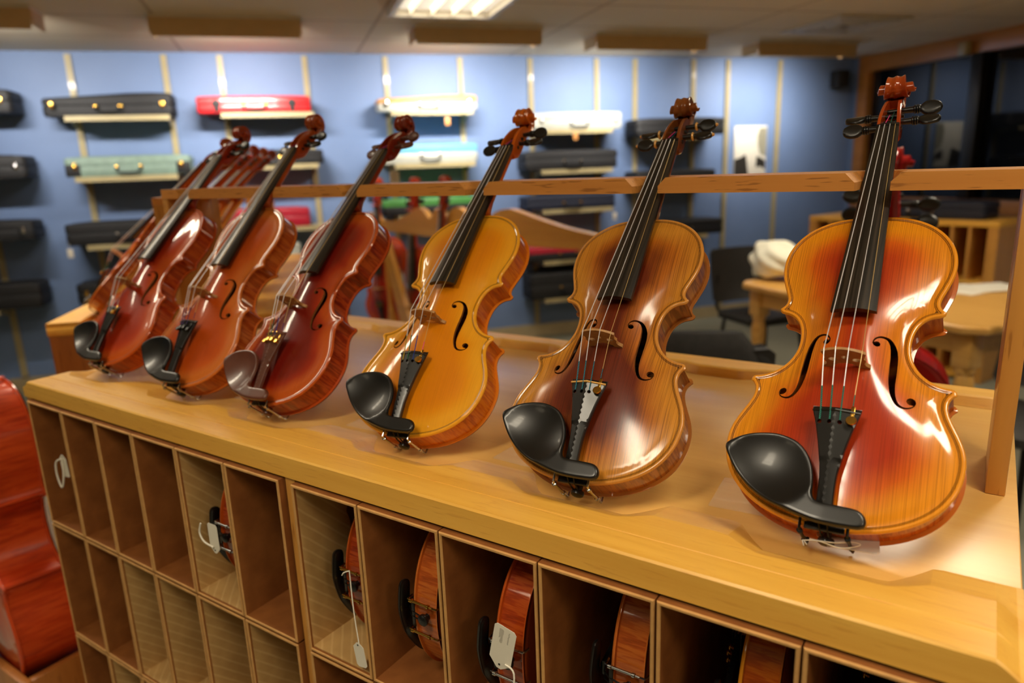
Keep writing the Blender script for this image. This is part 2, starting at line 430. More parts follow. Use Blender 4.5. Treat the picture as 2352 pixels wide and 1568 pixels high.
# ------------------------------------------------------------------ the violin, in mm: x across, y from the bottom edge up to the scroll, z out of the top
def half_outline(k=1):
    segs = [((0, 0), (54, 0), (103, 26), (103, 78), 26), ((103, 78), (103, 100), (89, 114), (86, 130), 14), ((86, 130), (85, 137), (87, 142), (92, 146), 6),
            ((92, 146), (92, 149), (90, 152), (87, 152), 3), ((87, 152), (70, 153), (51, 170), (51, 195), 16), ((51, 195), (51, 214), (58, 227), (72, 229), 13),
            ((72, 229), (75, 229), (78, 232), (77.5, 235), 3), ((77.5, 235), (73, 238), (71, 242), (72, 248), 5), ((72, 248), (76, 262), (83, 274), (83, 292), 12), ((83, 292), (83, 330), (52, 356), (14, 356), 22), ((14, 356), (9, 356), (4, 356), (0, 356), 3)]
    return np.concatenate([bez(a, b, c, d, max(2, n // k)) for a, b, c, d, n in segs] + [np.array([[0, 356.]])])
def full_outline(k=1):
    h = half_outline(k); l = h[1:-1][::-1] * np.array([-1, 1]); return np.concatenate([h, l])   # counter-clockwise
_bv = np.arange(-20, 380, 1.0)
_bs = np.interp(_bv, [0, 12, 30, 78, 110, 140, 170, 195, 220, 250, 292, 325, 345, 356], [30, 60, 84, 98, 92, 74, 55, 48, 52, 66, 78, 66, 44, 20])
_k = np.exp(-0.5 * (np.arange(-24, 25) / 8.0) ** 2); _bs = np.convolve(np.pad(_bs, 24, 'edge'), _k / _k.sum(), 'valid')
def sstep(x, a, b):
    t = np.clip((x - a) / (b - a), 0, 1); return t * t * (3 - 2 * t)
def arch(P, A):
    u, v = np.abs(P[:, 0]), P[:, 1]
    L = np.clip(1 - np.abs((v - 178) / 176) ** 2.1, 0, 1)
    x = np.clip(u / np.interp(v, _bv, _bs), 0, 1)
    x0 = 0.74; k = 2 / x0
    return A * L * np.where(x < x0, 1 - k * x * x / 2, k * x0 * (1 - x) ** 2 / (2 * (1 - x0)))
def edge_bead(D):
    return -1.9 * np.clip(1 - D / 1.3, 0, 1) ** 2 - 0.9 * sstep(D, 2.4, 5.8) + 0.9 * sstep(D, 7.5, 16)
def plate_normals(me, P, fn, n_faces, flip):
    """smooth shading normals straight from the carved arch, so reflections stay clean"""
    e = 0.6; dx = (fn(P + [e, 0]) - fn(P - [e, 0])) / (2 * e); dy = (fn(P + [0, e]) - fn(P - [0, e])) / (2 * e)
    N = np.stack([-dx, -dy, np.ones(len(P))], 1) * (-1 if flip else 1); N /= np.linalg.norm(N, axis=1)[:, None]
    ln = [(0, 0, 0)] * len(me.loops)
    for p in list(me.polygons)[:n_faces]:
        for li in p.loop_indices:
            vi = me.loops[li].vertex_index
            if vi < len(P): ln[li] = tuple(N[vi])
    me.normals_split_custom_set(ln)
def fhole():
    c = catmull([(20.3, 187.5), (19.4, 190.5), (21.8, 195.2), (27, 197.6), (32.6, 196.2), (36.4, 190), (38.2, 181), (38.9, 170), (39.3, 158), (39.8, 147), (41.6, 136), (46, 126.8), (52.2, 124.2), (58.4, 127), (60.4, 131.5)], 4)
    n = len(c); s = np.linspace(0, 1, n); w = np.interp(s, [0, 0.1, 0.25, 0.4, 0.5, 0.6, 0.78, 0.92, 1], [0.3, 0.6, 1.3, 3.0, 3.3, 3.2, 1.5, 0.6, 0.3])
    return c, w
def fhole_simple():
    """one clean loop made by sampling the union of the stem and the two eyes on a fine grid boundary"""
    c, w = fhole()
    C = np.concatenate([c, [(22.9, 188.6)], [(56.8, 132.6)]]); R = np.concatenate([np.maximum(w, 0.55), [3.1], [3.9]])
    st = 0.45; xs = np.arange(14, 66, st); ys = np.arange(118, 204, st)
    X, Y = np.meshgrid(xs, ys, indexing='ij'); F = np.full(X.shape, 1e9)
    for (a, b), (ra, rb) in zip(zip(c[:-1], c[1:]), zip(w[:-1], w[1:])):
        ab = b - a; t = np.clip(((X - a[0]) * ab[0] + (Y - a[1]) * ab[1]) / (ab @ ab), 0, 1)
        F = np.minimum(F, np.hypot(X - a[0] - t * ab[0], Y - a[1] - t * ab[1]) - np.maximum(ra + (rb - ra) * t, 0.5))
    for p, r in zip(C[-2:], R[-2:]): F = np.minimum(F, np.hypot(X - p[0], Y - p[1]) - r)
    # marching squares, following the single longest contour
    seg = {}
    def ip(p, q):
        fp, fq = F[p], F[q]; t = fp / (fp - fq)
        return ((p, q) if p < q else (q, p)), (xs[p[0]] + (xs[q[0]] - xs[p[0]]) * t, ys[p[1]] + (ys[q[1]] - ys[p[1]]) * t)
    pos = {}; adj = {}
    for i in range(len(xs) - 1):
        for j in range(len(ys) - 1):
            cs = [(i, j), (i + 1, j), (i + 1, j + 1), (i, j + 1)]; s = [F[k] < 0 for k in cs]
            if all(s) or not any(s): continue
            cr = []
            for k in range(4):
                if s[k] != s[(k + 1) % 4]:
                    key, p = ip(cs[k], cs[(k + 1) % 4]); pos[key] = p; cr.append(key)
            for a, b in ([cr] if len(cr) == 2 else [cr[:2], cr[2:]]):
                adj.setdefault(a, []).append(b); adj.setdefault(b, []).append(a)
    best = []; seen = set()
    for k0 in adj:
        if k0 in seen: continue
        lp = [k0]; seen.add(k0); cur = k0
        while True:
            nx = [k for k in adj[cur] if k not in seen]
            if not nx: break
            cur = nx[0]; seen.add(cur); lp.append(cur)
        if len(lp) > len(best): best = lp
    P = np.array([pos[k] for k in best])
    d = np.concatenate([[0], np.cumsum(np.linalg.norm(np.diff(np.concatenate([P, P[:1]]), axis=0), axis=1))])
    Q = np.concatenate([P, P[:1]]); s = np.linspace(0, d[-1], 110, endpoint=False)
    return np.stack([np.interp(s, d, Q[:, 0]), np.interp(s, d, Q[:, 1])], 1)

def build_violin_meshes(rib=30.0, detail=1):
    wt = rib + 8.0; up = rib - 30.0; S = 0.001; ME = {}
    out = full_outline(detail)
    def fill(bm, mi=0): pass
    # --- top plate with its two f-holes
    fr = fhole_simple(); fl = (fr * np.array([-1, 1]))[::-1]
    P, T, D, L = cdt_fill(out, [fr, fl], (0.5, 1.3, 2.4, 3.6, 4.5, 5.5, 7.5, 10) if detail == 1 else (0.6, 2, 4.5, 8), 4.2 * detail, 11)
    z = wt + edge_bead(D) + arch(P, 16)
    bm = NB(); lay = bm.verts.layers.float.new('edge')
    V = [bm.verts.new((p[0] * S, p[1] * S, q * S)) for p, q in zip(P, z)]
    for v, d in zip(V, D): v[lay] = d
    for t in T: bm.faces.new([V[i] for i in t])
    ol = L[0]; o2 = [bm.verts.new((P[i][0] * S, P[i][1] * S, (wt - 3.4) * S)) for i in ol]
    ins = offset_loop(out, 3.4); o3 = [bm.verts.new((p[0] * S, p[1] * S, (wt - 4) * S)) for p in ins]
    n = len(ol)
    for i in range(n):
        j = (i + 1) % n
        bm.faces.new((V[ol[j]], V[ol[i]], o2[i], o2[j])); bm.faces.new((o2[j], o2[i], o3[i], o3[j]))
    for l in L[1:]:
        b2 = [bm.verts.new((P[i][0] * S, P[i][1] * S, (z[i] - 3.2) * S)) for i in l]
        for v in b2: v[lay] = 30
        for i in range(len(l)):
            j = (i + 1) % len(l); f = bm.faces.new((V[l[i]], V[l[j]], b2[j], b2[i])); f.material_index = 1
    bmesh.ops.recalc_face_normals(bm, faces=bm.faces[:])
    ME['top_plate'] = mesh_from('top_plate', bm, angle=50)
    plate_normals(ME['top_plate'], P, lambda q: edge_bead(seg_dist(q, out) * np.where(inside(q, out), 1, 0)) + arch(q, 16), len(T), False)
    # --- back plate
    P, T, D, L = cdt_fill(out, [], (0.6, 1.6, 3.6, 6, 9), 6.5 * detail, 12)
    z = -(edge_bead(D) + arch(P, 14))
    bm = NB(); lay = bm.verts.layers.float.new('edge'); pl = bm.verts.layers.float.new('perim')
    V = [bm.verts.new((p[0] * S, p[1] * S, q * S)) for p, q in zip(P, z)]
    for v, d, p in zip(V, D, P): v[lay] = d; v[pl] = p[1] * S * 0.5
    for t in T: bm.faces.new([V[i] for i in t[::-1]])
    ol = L[0]; o2 = [bm.verts.new((P[i][0] * S, P[i][1] * S, 3.2 * S)) for i in ol]; o3 = [bm.verts.new((p[0] * S, p[1] * S, 4 * S)) for p in ins]
    for i in range(n):
        j = (i + 1) % n
        bm.faces.new((V[ol[i]], V[ol[j]], o2[j], o2[i])); bm.faces.new((o2[i], o2[j], o3[j], o3[i]))
    bmesh.ops.recalc_face_normals(bm, faces=bm.faces[:])
    ME['back_plate'] = mesh_from('back_plate', bm, angle=50)
    plate_normals(ME['back_plate'], P, lambda q: edge_bead(seg_dist(q, out) * np.where(inside(q, out), 1, 0)) + arch(q, 14), len(T), True)
    # --- ribs
    bm = NB(); lay = bm.verts.layers.float.new('edge'); pl = bm.verts.layers.float.new('perim')
    per = np.concatenate([[0], np.cumsum(np.linalg.norm(np.diff(out, axis=0), axis=1))]) * S
    rows = []
    for zz in (3.9, rib * 0.5 + 4, rib + 4.1):
        r = [bm.verts.new((p[0] * S, p[1] * S, zz * S)) for p in ins]
        for v, q in zip(r, per): v[lay] = 20; v[pl] = q
        rows.append(r)
    for a, b in zip(rows[:-1], rows[1:]):
        for i in range(n): bm.faces.new((a[i], a[(i + 1) % n], b[(i + 1) % n], b[i]))
    ME['ribs'] = mesh_from('ribs', bm, angle=40)
    # --- fingerboard: from the nut (v 490) to v 216
    def fb_edge(v): return 65 + up - (v - 216) * 26 / 274
    def fb_hw(v): return 21 - (v - 216) * 9 / 274
    bm = NB(); loops = []
    for v in np.linspace(216, 490, 24):
        hw, e = fb_hw(v), fb_edge(v); R = 42
        lp = [(x, v, e + math.sqrt(R * R - x * x) - math.sqrt(R * R - hw * hw)) for x in np.linspace(-hw, hw, 11)]
        bot = [(hw, v, e - 4.6), (hw * 0.6, v, e - 4.6 + (2.2 if v < 350 else 0)), (0, v, e - 4.6 + (3 if v < 350 else 0)), (-hw * 0.6, v, e - 4.6 + (2.2 if v < 350 else 0)), (-hw, v, e - 4.6)]
        loops.append([Vector(p) * S for p in lp[::-1]] + [Vector(p) * S for p in bot[::-1]])
    loft(bm, loops)
    bmesh.ops.recalc_face_normals(bm, faces=bm.faces[:])
    ME['fingerboard'] = mesh_from('fingerboard', bm, angle=35)
    # --- neck and heel
    bm = NB(); loops = []
    for v, bk, hw, nb in ((357.5, 0.5, 9.5, 2), (358.5, 3, 10.5, 2), (360, 10 + up * .6, 12, 2), (363, 21 + up, 14.5, 2), (369, 27 + up, 16, 2), (378, 29.5 + up, 16, 2), (400, 28.5 + up, 15.2, 2), (430, 26 + up, 14, 2), (460, 23.4 + up, 13, 2), (478, 21.5 + up, 12.2, 2), (490, 20 + up, 12, 2)):
        tp = fb_edge(v) - 4.7; m = 13; lp = []
        for k in range(m):
            a = PI * k / (m - 1); lp.append(Vector((hw * math.cos(a), v, tp - (tp - bk) * math.sin(a) ** 0.8)) * S)
        loops.append(lp)
    loft(bm, loops); bmesh.ops.recalc_face_normals(bm, faces=bm.faces[:])
    ME['neck'] = mesh_from('neck', bm, angle=45)
    # --- pegbox and scroll
    bm = NB(); st = catmull([(482, fb_edge(482) - 5, 20, 12.2, 9), (490, 36, 13.5, 12.4, 8.6), (495, 37.6, 11.5, 12.4, 8.6), (506, 38.6, 9.5, 12, 8), (520, 36.6, 7.6, 11, 7), (534, 32, 6, 10, 6), (545, 26.5, 4.8, 9.2, 5.2), (553, 20, 4.2, 9, 4.8)], 4)
    loops = []
    for v, wf, wb, ho, hi in st:
        wf, wb = wf + up, wb + up; fl = min(wb + 7, wf - 0.6)
        if v < 493 or v > 549: fl = wf - 0.4
        q = [(-ho, wf - 1), (-ho, wb + 4), (-ho * .86, wb + 1.2), (-ho * .5, wb), (ho * .5, wb), (ho * .86, wb + 1.2), (ho, wb + 4), (ho, wf - 1), (ho - 1, wf), (hi, wf), (hi, fl), (-hi, fl), (-hi, wf), (-ho + 1, wf)]
        loops.append([Vector((x, v, z_)) * S for x, z_ in q])
    loft(bm, loops)
    cv, cw = 571, 20 + up
    r = lambda a: 18 * math.exp(-0.82 * (a - 90) / 360)
    def hw(a): return float(np.interp(a, [-60, 0, 90, 180, 270, 360, 450, 540, 630, 760], [9, 8.4, 8.4, 10, 12.6, 14.4, 16.4, 18.4, 20, 21]))
    def sp(a, rad, u): 
        t = math.radians(a); return Vector((u, cv + rad * math.sin(t), cw - rad * math.cos(t))) * S
    st_ = 10; AA = list(range(-60, 321, st_)); band = []
    for a in AA:
        h = hw(a); band.append([sp(a, r(a) - 1.5 * abs(math.sin(PI * x)) ** 1.6 * (1 if abs(x) < .96 else 0), x * h) for x in np.linspace(-1, 1, 17)])
    loft(bm, band, closed=False)
    for sgn in (1, -1):
        prev = None
        for a in range(-60, 761, st_):
            h = hw(a); ro = r(a); ri = r(a + 360) if a + 360 <= 760 else 0.3
            pts = [sp(a, ro, sgn * h), sp(a, ro - 0.9, sgn * (h + 0.5)), sp(a, ro - 2.0, sgn * (h + 0.1))] + [sp(a, ro + (ri - ro) * f, sgn * (h - (2.0 * math.sin(PI * f) if a + 360 <= 760 else -1.2 * f))) for f in (0.4, 0.7)] + [sp(a, ri, sgn * (h + (0 if a + 360 <= 760 else 1.2)))]
            if a + 360 <= 760: pts.append(sp(a, ri, sgn * hw(a + 360)))
            cur = [bm.verts.new(p) for p in pts]
            if prev:
                for i in range(min(len(prev), len(cur)) - 1):
                    q = (prev[i], prev[i + 1], cur[i + 1], cur[i]); bm.faces.new(q if sgn > 0 else q[::-1])
            prev = cur
    bmesh.ops.recalc_face_normals(bm, faces=bm.faces[:])
    ME['scroll'] = mesh_from('scroll', bm, angle=42)
    # --- nut
    bm = NB(); loops = []
    for v, dz in ((490, 0.2), (490.5, 1.0), (494, 1.0), (495.5, -2)):
        hw_ = 12; e = fb_edge(490)
        loops.append([Vector((x, v, e + dz + 1.6 * (1 - (x / 12) ** 2))) * S for x in np.linspace(12, -12, 9)] + [Vector((-12, v, e - 5)) * S, Vector((12, v, e - 5)) * S])
    loft(bm, loops); bmesh.ops.recalc_face_normals(bm, faces=bm.faces[:]); ME['nut'] = mesh_from('nut', bm)
    # --- pegs (one mesh per peg place)
    zc = lambda v: float(np.interp(v, [500, 508, 522, 540], [25, 24, 22, 18])) + up
    def peg(v, sgn, style, rot):
        bm = NB(); w = zc(v); O = Vector((0, v, w)) * S; ax = Vector((sgn, 0, 0))
        pr = [(-13, 2.7), (12, 3.3), (22, 3.9), (23, 5.2), (24.2, 5.2), (24.8, 4.2), (25.6, 5.4), (26.8, 5.4), (27.4, 4.2), (28, 5.0), (29, 4.8), (30, 3.6)] if style != 'collar' else [(-13, 2.7), (12, 3.3), (22, 3.7), (24, 3.6), (30, 3.6)]
        lathe(bm, O, ax, [(t * S, q * S) for t, q in pr], 14)
        if style == 'collar':
            lathe(bm, O, ax, [(t * S, q * S) for t, q in [(23.5, 3.7), (23.8, 5.2), (25, 6), (26.2, 5.2), (26.5, 3.7)]], 14, mi=1)
        # flattened heart shaped head
        prof = [(29, 3.4), (31, 6.0), (34, 8.6), (38, 9.6), (43, 9.4), (47, 7.8), (50, 5.2), (51.5, 2.2), (52, 0.1)]
        e1 = Vector((0, math.cos(rot), math.sin(rot))); e2 = Vector((0, -math.sin(rot), math.cos(rot))); loops = []
        for t, q in prof:
            th = 3.9 * (1 - 0.25 * math.sin(PI * (t - 29) / 23)) * min(1, q / 4); c = O + ax * t * S
            loops.append([c + (e1 * (q * math.cos(a)) + e2 * (th * math.copysign(abs(math.sin(a)) ** 0.7, math.sin(a)))) * S for a in [2 * PI * k / 16 for k in range(16)]])
        loft(bm, loops)
        if style == 'collar': lathe(bm, O, ax, [(t * S, q * S) for t, q in [(51.2, 2.4), (52.6, 2.4), (54, 1.6), (54.5, 0.2)]], 10, mi=1)
        bmesh.ops.recalc_face_normals(bm, faces=bm.faces[:])
        return mesh_from('tuning_peg', bm, angle=45)
    for style in ('plain', 'collar'):
        ME['pegs_' + style] = [peg(502, -1, style, 0.25), peg(511, 1, style, -0.25), peg(523, -1, style, -0.45), peg(534, 1, style, 0.35)]
    # --- bridge
    o = [(21, 0), (21, 2.5), (17.5, 5.5), (16.8, 9), (18.5, 13), (17, 17), (18.6, 22), (19.6, 26)]
    topc = [(x, 26.2 + 7.6 * (1 - (x / 20) ** 2) + x * -0.05) for x in np.linspace(19.6, -19.6, 17)]
    lft = [(-x, y + (1.0 if y > 20 else 0)) for x, y in o[::-1]]
    base = [(-12, 0), (-11, 3.5), (-6, 7), (0, 8), (6, 7), (11, 3.5), (12, 0)]
    circ = lambda x, y, a, b, n=12: [(x + a * math.cos(2 * PI * k / n), y + b * math.sin(2 * PI * k / n)) for k in range(n)]
    zb = wt + float(arch(np.array([[0., 161.]]), 16)[0]) - 0.6
    sag = lambda x: wt + arch(np.stack([np.clip(x, -22, 22), np.full(len(x), 161.)], 1), 16) - zb - 0.9
    f = lambda p, z_: (p[0], 160 + z_, zb + p[1])
    bm = cdt_plate(np.array(o + topc + lft + base), [circ(10.5, 14.5, 4.2, 3), circ(-10.5, 14.5, 4.2, 3), circ(0, 18.5, 2.6, 2.9)], lambda P_, D_: 3.0 - P_[:, 1] * 0.05, lambda P_, D_: 0 * D_ - 1.2, rings=(), spacing=5, grid_from=2, fmap=f)
    for v in bm.verts:
        t = max(0, 1 - (v.co.z / S - zb) / 12)
        v.co.z += float(sag(np.array([v.co.x / S]))[0]) * S * t
    ME['bridge'] = mesh_from('bridge', bm, angle=30)
    # --- tailpiece with four string holes
    hwf = [(13, 8), (17, 7.2), (30, 7), (45, 7.4), (60, 9.6), (75, 12.6), (90, 16.2), (104, 20.4), (109, 20.8)]
    cv_ = catmull(hwf, 4); ot = [(w_, v_) for v_, w_ in cv_] + [(-w_, v_) for v_, w_ in cv_[::-1]]
    key = lambda x: [(x + 2 * math.cos(a), 93 + 2 * math.sin(a)) for a in np.radians(np.arange(0, 360, 36))]
    slope = lambda v_: 50 + up + (v_ - 13) * 14 / 96
    tp_top = lambda P_, D_: slope(P_[:, 1]) + 3.2 + np.clip(4.4 - 0.24 * np.abs(P_[:, 0]) * (1 + (P_[:, 1] < 60) * .6), 0, 9) - np.where(D_ < 0.5, 0.7, 0) - np.where(P_[:, 1] > 104.5, 0.02 * (P_[:, 1] - 104.5) ** 2 + (P_[:, 1] - 104.5) * .6, 0)
    bm = cdt_plate(np.array(ot), [key(-13.2), key(-4.4), key(4.4)], tp_top, lambda P_, D_: slope(P_[:, 1]) + 0 * D_, rings=(0.9,), spacing=3.4, grid_from=1.6)
    tube(bm, [Vector((-20.4, 104, slope(104) + 3)) * S, Vector((-10, 104, slope(104) + 5.6)) * S, Vector((0, 104, slope(104) + 8.1)) * S, Vector((10, 104, slope(104) + 5.6)) * S, Vector((20.4, 104, slope(104) + 3)) * S], 1.1 * S, 6, mi=1)
    ME['tailpiece'] = mesh_from('tailpiece', bm, angle=11)
    zt_ = lambda x, v_: float(tp_top(np.array([[x, v_]]), np.array([5.]))[0])
    def tuner(x, vv, rad):
        bm = NB(); z0 = zt_(x, vv)
        lathe(bm, Vector((x, vv, z0 - 1)) * S, (0, 0.15, 1), [(a * S, b * S) for a, b in [(0, 1.6), (3.5, 1.6), (3.6, rad - .3), (4.1, rad), (6.0, rad), (6.5, rad - .4), (6.6, 0.1)]], 20)
        box(bm, (x - 1.8) * S, (x + 1.8) * S, (vv + 3) * S, (vv + 16) * S, (z0 + 0.6) * S, (z0 + 2.0) * S, 0.0004)
        return mesh_from('fine_tuner', bm, angle=40)
    ME['tuner'] = tuner(14, 94, 4.6)
    ME['tuners4'] = [tuner(x, 92 - abs(x) * .2, 3.4) for x in (-13.2, -4.4, 4.4, 13.2)]
    bm = NB()
    for x in (-4, 4): tube(bm, [Vector((x, 16, slope(16) + 1)) * S, Vector((x, 4, wt + 9)) * S, Vector((x * .8, -0.5, wt + 1.5)) * S, Vector((x * .8, -2.2, wt - 6)) * S, Vector((x * .6, -3.4, rib / 2 + 6)) * S], 0.9 * S, 6)
    ME['tailgut'] = mesh_from('tailgut', bm)
    bm = NB(); box(bm, -17 * S, 17 * S, -1.2 * S, 5 * S, (wt - 3) * S, (wt + 1.6) * S, 0.0008); ME['saddle'] = mesh_from('saddle', bm)
    bm = NB(); lathe(bm, Vector((0, 4, rib / 2 + 4)) * S, (0, -1, 0), [(a * S, b * S) for a, b in [(0, 4), (5, 4), (6, 6.6), (8, 7.4), (10.5, 7.0), (12, 5), (12.6, 2), (12.7, 0.1)]], 18); ME['end_button'] = mesh_from('end_button', bm)
    # --- chin rests
    def chin(pts, cup_c, deep):
        o = catmull(pts, 4, closed=True)
        def top(P_, D_):
            dl = np.hypot((P_[:, 0] - cup_c[0]) / 1.15, P_[:, 1] - cup_c[1]); sc = np.clip(1 - (dl / 36) ** 2, 0, 1)
            bar = np.interp(P_[:, 0], [-95, -60, -20, 0, 34], [67, 66, 64.5, 63.5, 60])
            return bar + up - deep * sc - np.interp(D_, [0, 0.7, 1.6, 3], [3.2, 1.2, 0.3, 0])
        def bot(P_, D_):
            return np.maximum(top(P_, D_) - np.interp(D_, [0, 1, 4], [1.2, 4, 6.5]), np.where((P_[:, 1] < 12) & (P_[:, 0] > -34), wt + 2.2, 0))
        bm = cdt_plate(o, [], top, bot, rings=(0.7, 1.6, 3, 5), spacing=4, grid_from=6.5)
        return mesh_from('chin_rest', bm, angle=50)
    ME['chin_wide'] = chin([(-94, 59), (-85, 67.5), (-74, 73), (-60, 76.5), (-46, 77), (-32, 73), (-23, 66), (-16.5, 56), (-12.5, 44), (-10.8, 33), (-10, 24), (-7, 19), (0, 17.5), (13, 17.5), (26, 17), (32, 14), (35, 9), (34.5, 3), (30, 0), (21, -1), (9, -1.5), (-5, -1), (-20, 2), (-34, 6), (-48, 11), (-64, 20), (-79, 33), (-89, 47)], (-50, 42), 9)
    ME['chin_round'] = chin([(-84, 52), (-80, 63), (-71, 71), (-58, 75), (-45, 73.5), (-34, 67), (-26, 56), (-23, 44), (-22, 33), (-18, 22), (-8, 17), (6, 16.5), (20, 16), (28, 13), (31, 7), (29, 1), (20, -1), (8, -1.5), (-6, -1.5), (-20, 0), (-36, 4), (-52, 10), (-66, 20), (-77, 34)], (-54, 45), 9)
    def clamp(x, sgn):
        bm = NB()
        tube(bm, [Vector((x, 6, wt + 5)) * S, Vector((x, -3, wt + 4)) * S, Vector((x, -4.2, wt)) * S], 1.3 * S, 8)
        lathe(bm, Vector((x, -4.2, wt + 1)) * S, (0, 0, -1), [(a * S, b * S) for a, b in [(0, 1.3), (0.6, 2.7), (4, 2.7), (4.6, 1.7), (rib - 4, 1.7), (rib - 3.4, 2.7), (rib - 0.5, 2.7), (rib, 1.3), (rib + 4.5, 1.2)]], 12)
        tube(bm, [Vector((x, -4.2, 4)) * S, Vector((x, -4.0, -1)) * S, Vector((x, -1.5, -2.4)) * S, Vector((x, 5, -2.8)) * S], 1.3 * S, 8)
        return mesh_from('clamp', bm)
    ME['clamps'] = [clamp(-20, -1), clamp(20, 1)]
    # --- strings: nut - bridge - tailpiece, wound ends near the tailpiece
    def tope(x): return zb + 26.2 + 7.6 * (1 - (x / 20) ** 2) + x * -0.05 + (0.5 if x < 0 else 0)
    ME['strings'] = []
    for i, (xn, xb, xt, vt) in enumerate(((-8.2, -16.4, -13.2, 104), (-2.8, -5.6, -4.4, 104), (2.8, 5.6, 4.4, 104), (8.2, 16.6, 13.6, 110))):
        bm = NB(); e = fb_edge(490) + 1.0 + 1.6 * (1 - (xn / 12) ** 2)
        pn = Vector((xn, 491, e + .4)) * S; pb = Vector((xb, 161.5, tope(xb) + .5)) * S; pt = Vector((xt, vt, zt_(xt, 104) + 0.9)) * S
        rad = (0.55, 0.5, 0.45, 0.32)[i] * S; k = 0.35; pm = pb + (pt - pb) * (0.62 if i < 3 else 0.8)
        pg = Vector(((-5, -2, 2, 5)[i], (507, 524, 530, 513)[i], zc((507, 524, 530, 513)[i]) + 2.5)) * S
        tube(bm, [pg, pn], rad, 6, mi=2); tube(bm, [pn, pb], rad, 6, mi=0); tube(bm, [pb, pm], rad, 6, mi=0); tube(bm, [pm, pt, Vector((xt, vt - 9, zt_(xt, 94) + .2)) * S] if i < 3 else [pm, pt], rad * 1.5, 6, mi=1)
        ME['strings'].append(mesh_from('string', bm))
    ME['all_pts'] = np.concatenate([np.array([v.co for v in ME[k].vertices]) for k in ('back_plate', 'top_plate', 'end_button', 'chin_wide', 'saddle')] + [np.array([v.co for v in m.vertices]) for m in ME['clamps']])
    return ME
VM = build_violin_meshes()

def make_violin(ME, var, label, group=None, name='violin', cat='violin', chin='chin_wide', fit='ebony', pegs='plain', peg_m=None, tuners=1, tuner_m='brass', clamp_m='chrome', silk='teal', board='ebony', pts=None, chin_rest=True, bare=False):
    r = empty(name, label=label, cat=cat, group=group)
    top, mp, nk = VAR[var]; fm = {'ebony': MT['black_wood'], 'rosewood': MT['rosewood']}[fit]; pm = peg_m or fm
    link('top_plate', ME['top_plate'], [top, MT['raw']], r); link('ribs', ME['ribs'], mp, r); link('back_plate', ME['back_plate'], mp, r)
    link('neck', ME['neck'], nk, r); link('scroll', ME['scroll'], nk, r); link('fingerboard', ME['fingerboard'], MT[board], r)
    link('nut', ME['nut'], MT['black_wood'], r)
    for m in ME['pegs_' + pegs]: link('tuning_peg', m, [pm, MT['boxwood']] if pegs == 'collar' else pm, r)
    link('bridge', ME['bridge'], MT['bridge'], r)
    tp = link('tailpiece', ME['tailpiece'], [fm, MT['boxwood'] if pegs == 'collar' else fm], r)
    link('tailgut', ME['tailgut'], MT['black_metal'], tp)
    for m in ([ME['tuner']] if tuners == 1 else ME['tuners4'] if tuners == 4 else []): link('fine_tuner', m, MT[tuner_m], tp)
    link('saddle', ME['saddle'], MT['black_wood'], r); link('end_button', ME['end_button'], fm, r)
    if chin_rest:
        c = link('chin_rest', ME[chin], fm, r)
        for m in ME['clamps']: link('clamp', m, MT[clamp_m], c)
    sk = silk if isinstance(silk, (list, tuple)) else [silk] * 4
    for i, m in enumerate(ME['strings']): link('string', m, [MT['gut' if i == 3 else 'string'], MT[sk[i]], MT['pink' if i < 2 else sk[i]]], r)
    return r
def rotm(a, ax): return Matrix.Rotation(a, 3, ax)
B3 = Matrix(((1, 0, 0), (0, 0, -1), (0, 1, 0)))        # x stays, y up, z towards the viewer
def lean_matrix(lean, yaw, roll): return rotm(yaw, 'Z') @ rotm(-lean, 'X') @ rotm(roll, 'Y') @ B3
def rest(root, R, x, y, floor, pts, gap=0.0004, scale=1.0):
    """stand the thing, turned by R, so that its lowest point touches the floor"""
    q = pts @ np.array(R).T * scale
    root.matrix_world = Matrix.Translation((x, y, floor - q[:, 2].min() + gap)) @ (R.to_4x4()) @ Matrix.Diagonal((scale, scale, scale, 1))

# ------------------------------------------------------------------ the six violins on the counter
POSE = [(-1.3464, .656, .7187, -.0224, -.0632), (-1.0816, .642, .7027, .0012, -.0589), (-.8637, .6439, .7396, -.0798, -.12),
        (-.5961, .6451, .7597, .0113, -.084), (-.3386, .6333, .7734, -.002, -.0679), (-.0939, .6572, .7594, -.0666, -.0769)]
SPEC = [('orange red', 'reddish orange violin at the far end of the counter with a gold tuner', dict(silk=['multi', 'string', 'string', 'string'])),
        ('soft orange', 'orange violin second from the far end, black tailpiece without a gold tuner', dict(tuners=4, tuner_m='black_metal', silk='violet')),
        ('red brown', 'dark red brown violin with brown chin rest, brown tailpiece and brown pegs', dict(fit='rosewood', tuners=4, silk=['yellow', 'multi', 'bluesilk', 'violet'])),
        ('golden', 'golden yellow violin leaning on the notched wooden rail', dict(silk=['yellow', 'multi', 'bluesilk', 'pink'])),
        ('antique brown', 'antiqued brown violin with pale collars on its black pegs', dict(pegs='collar', silk='tealblue')),
        ('burst', 'sharp foreground violin with red varnish fading to orange at its rim', dict(clamp_m='black_metal'))]
NECK = []
VIOLINS = []
for (x, y, le, ya, ro), (var, label, kw) in zip(POSE, SPEC):
    v = make_violin(VM, var, label, 'violins leaning along the front of the counter', **kw)
    R = lean_matrix(le, ya, ro); rest(v, R, x, y, H, VM['all_pts']); VIOLINS.append(v)
    Mw = v.matrix_world; a, b = Mw @ Vector((0, .36, .028)), Mw @ Vector((0, .47, .022))
    t = (H + .331 - a.z) / (b.z - a.z); p = a + (b - a) * t; NECK.append((p.x, p.y))

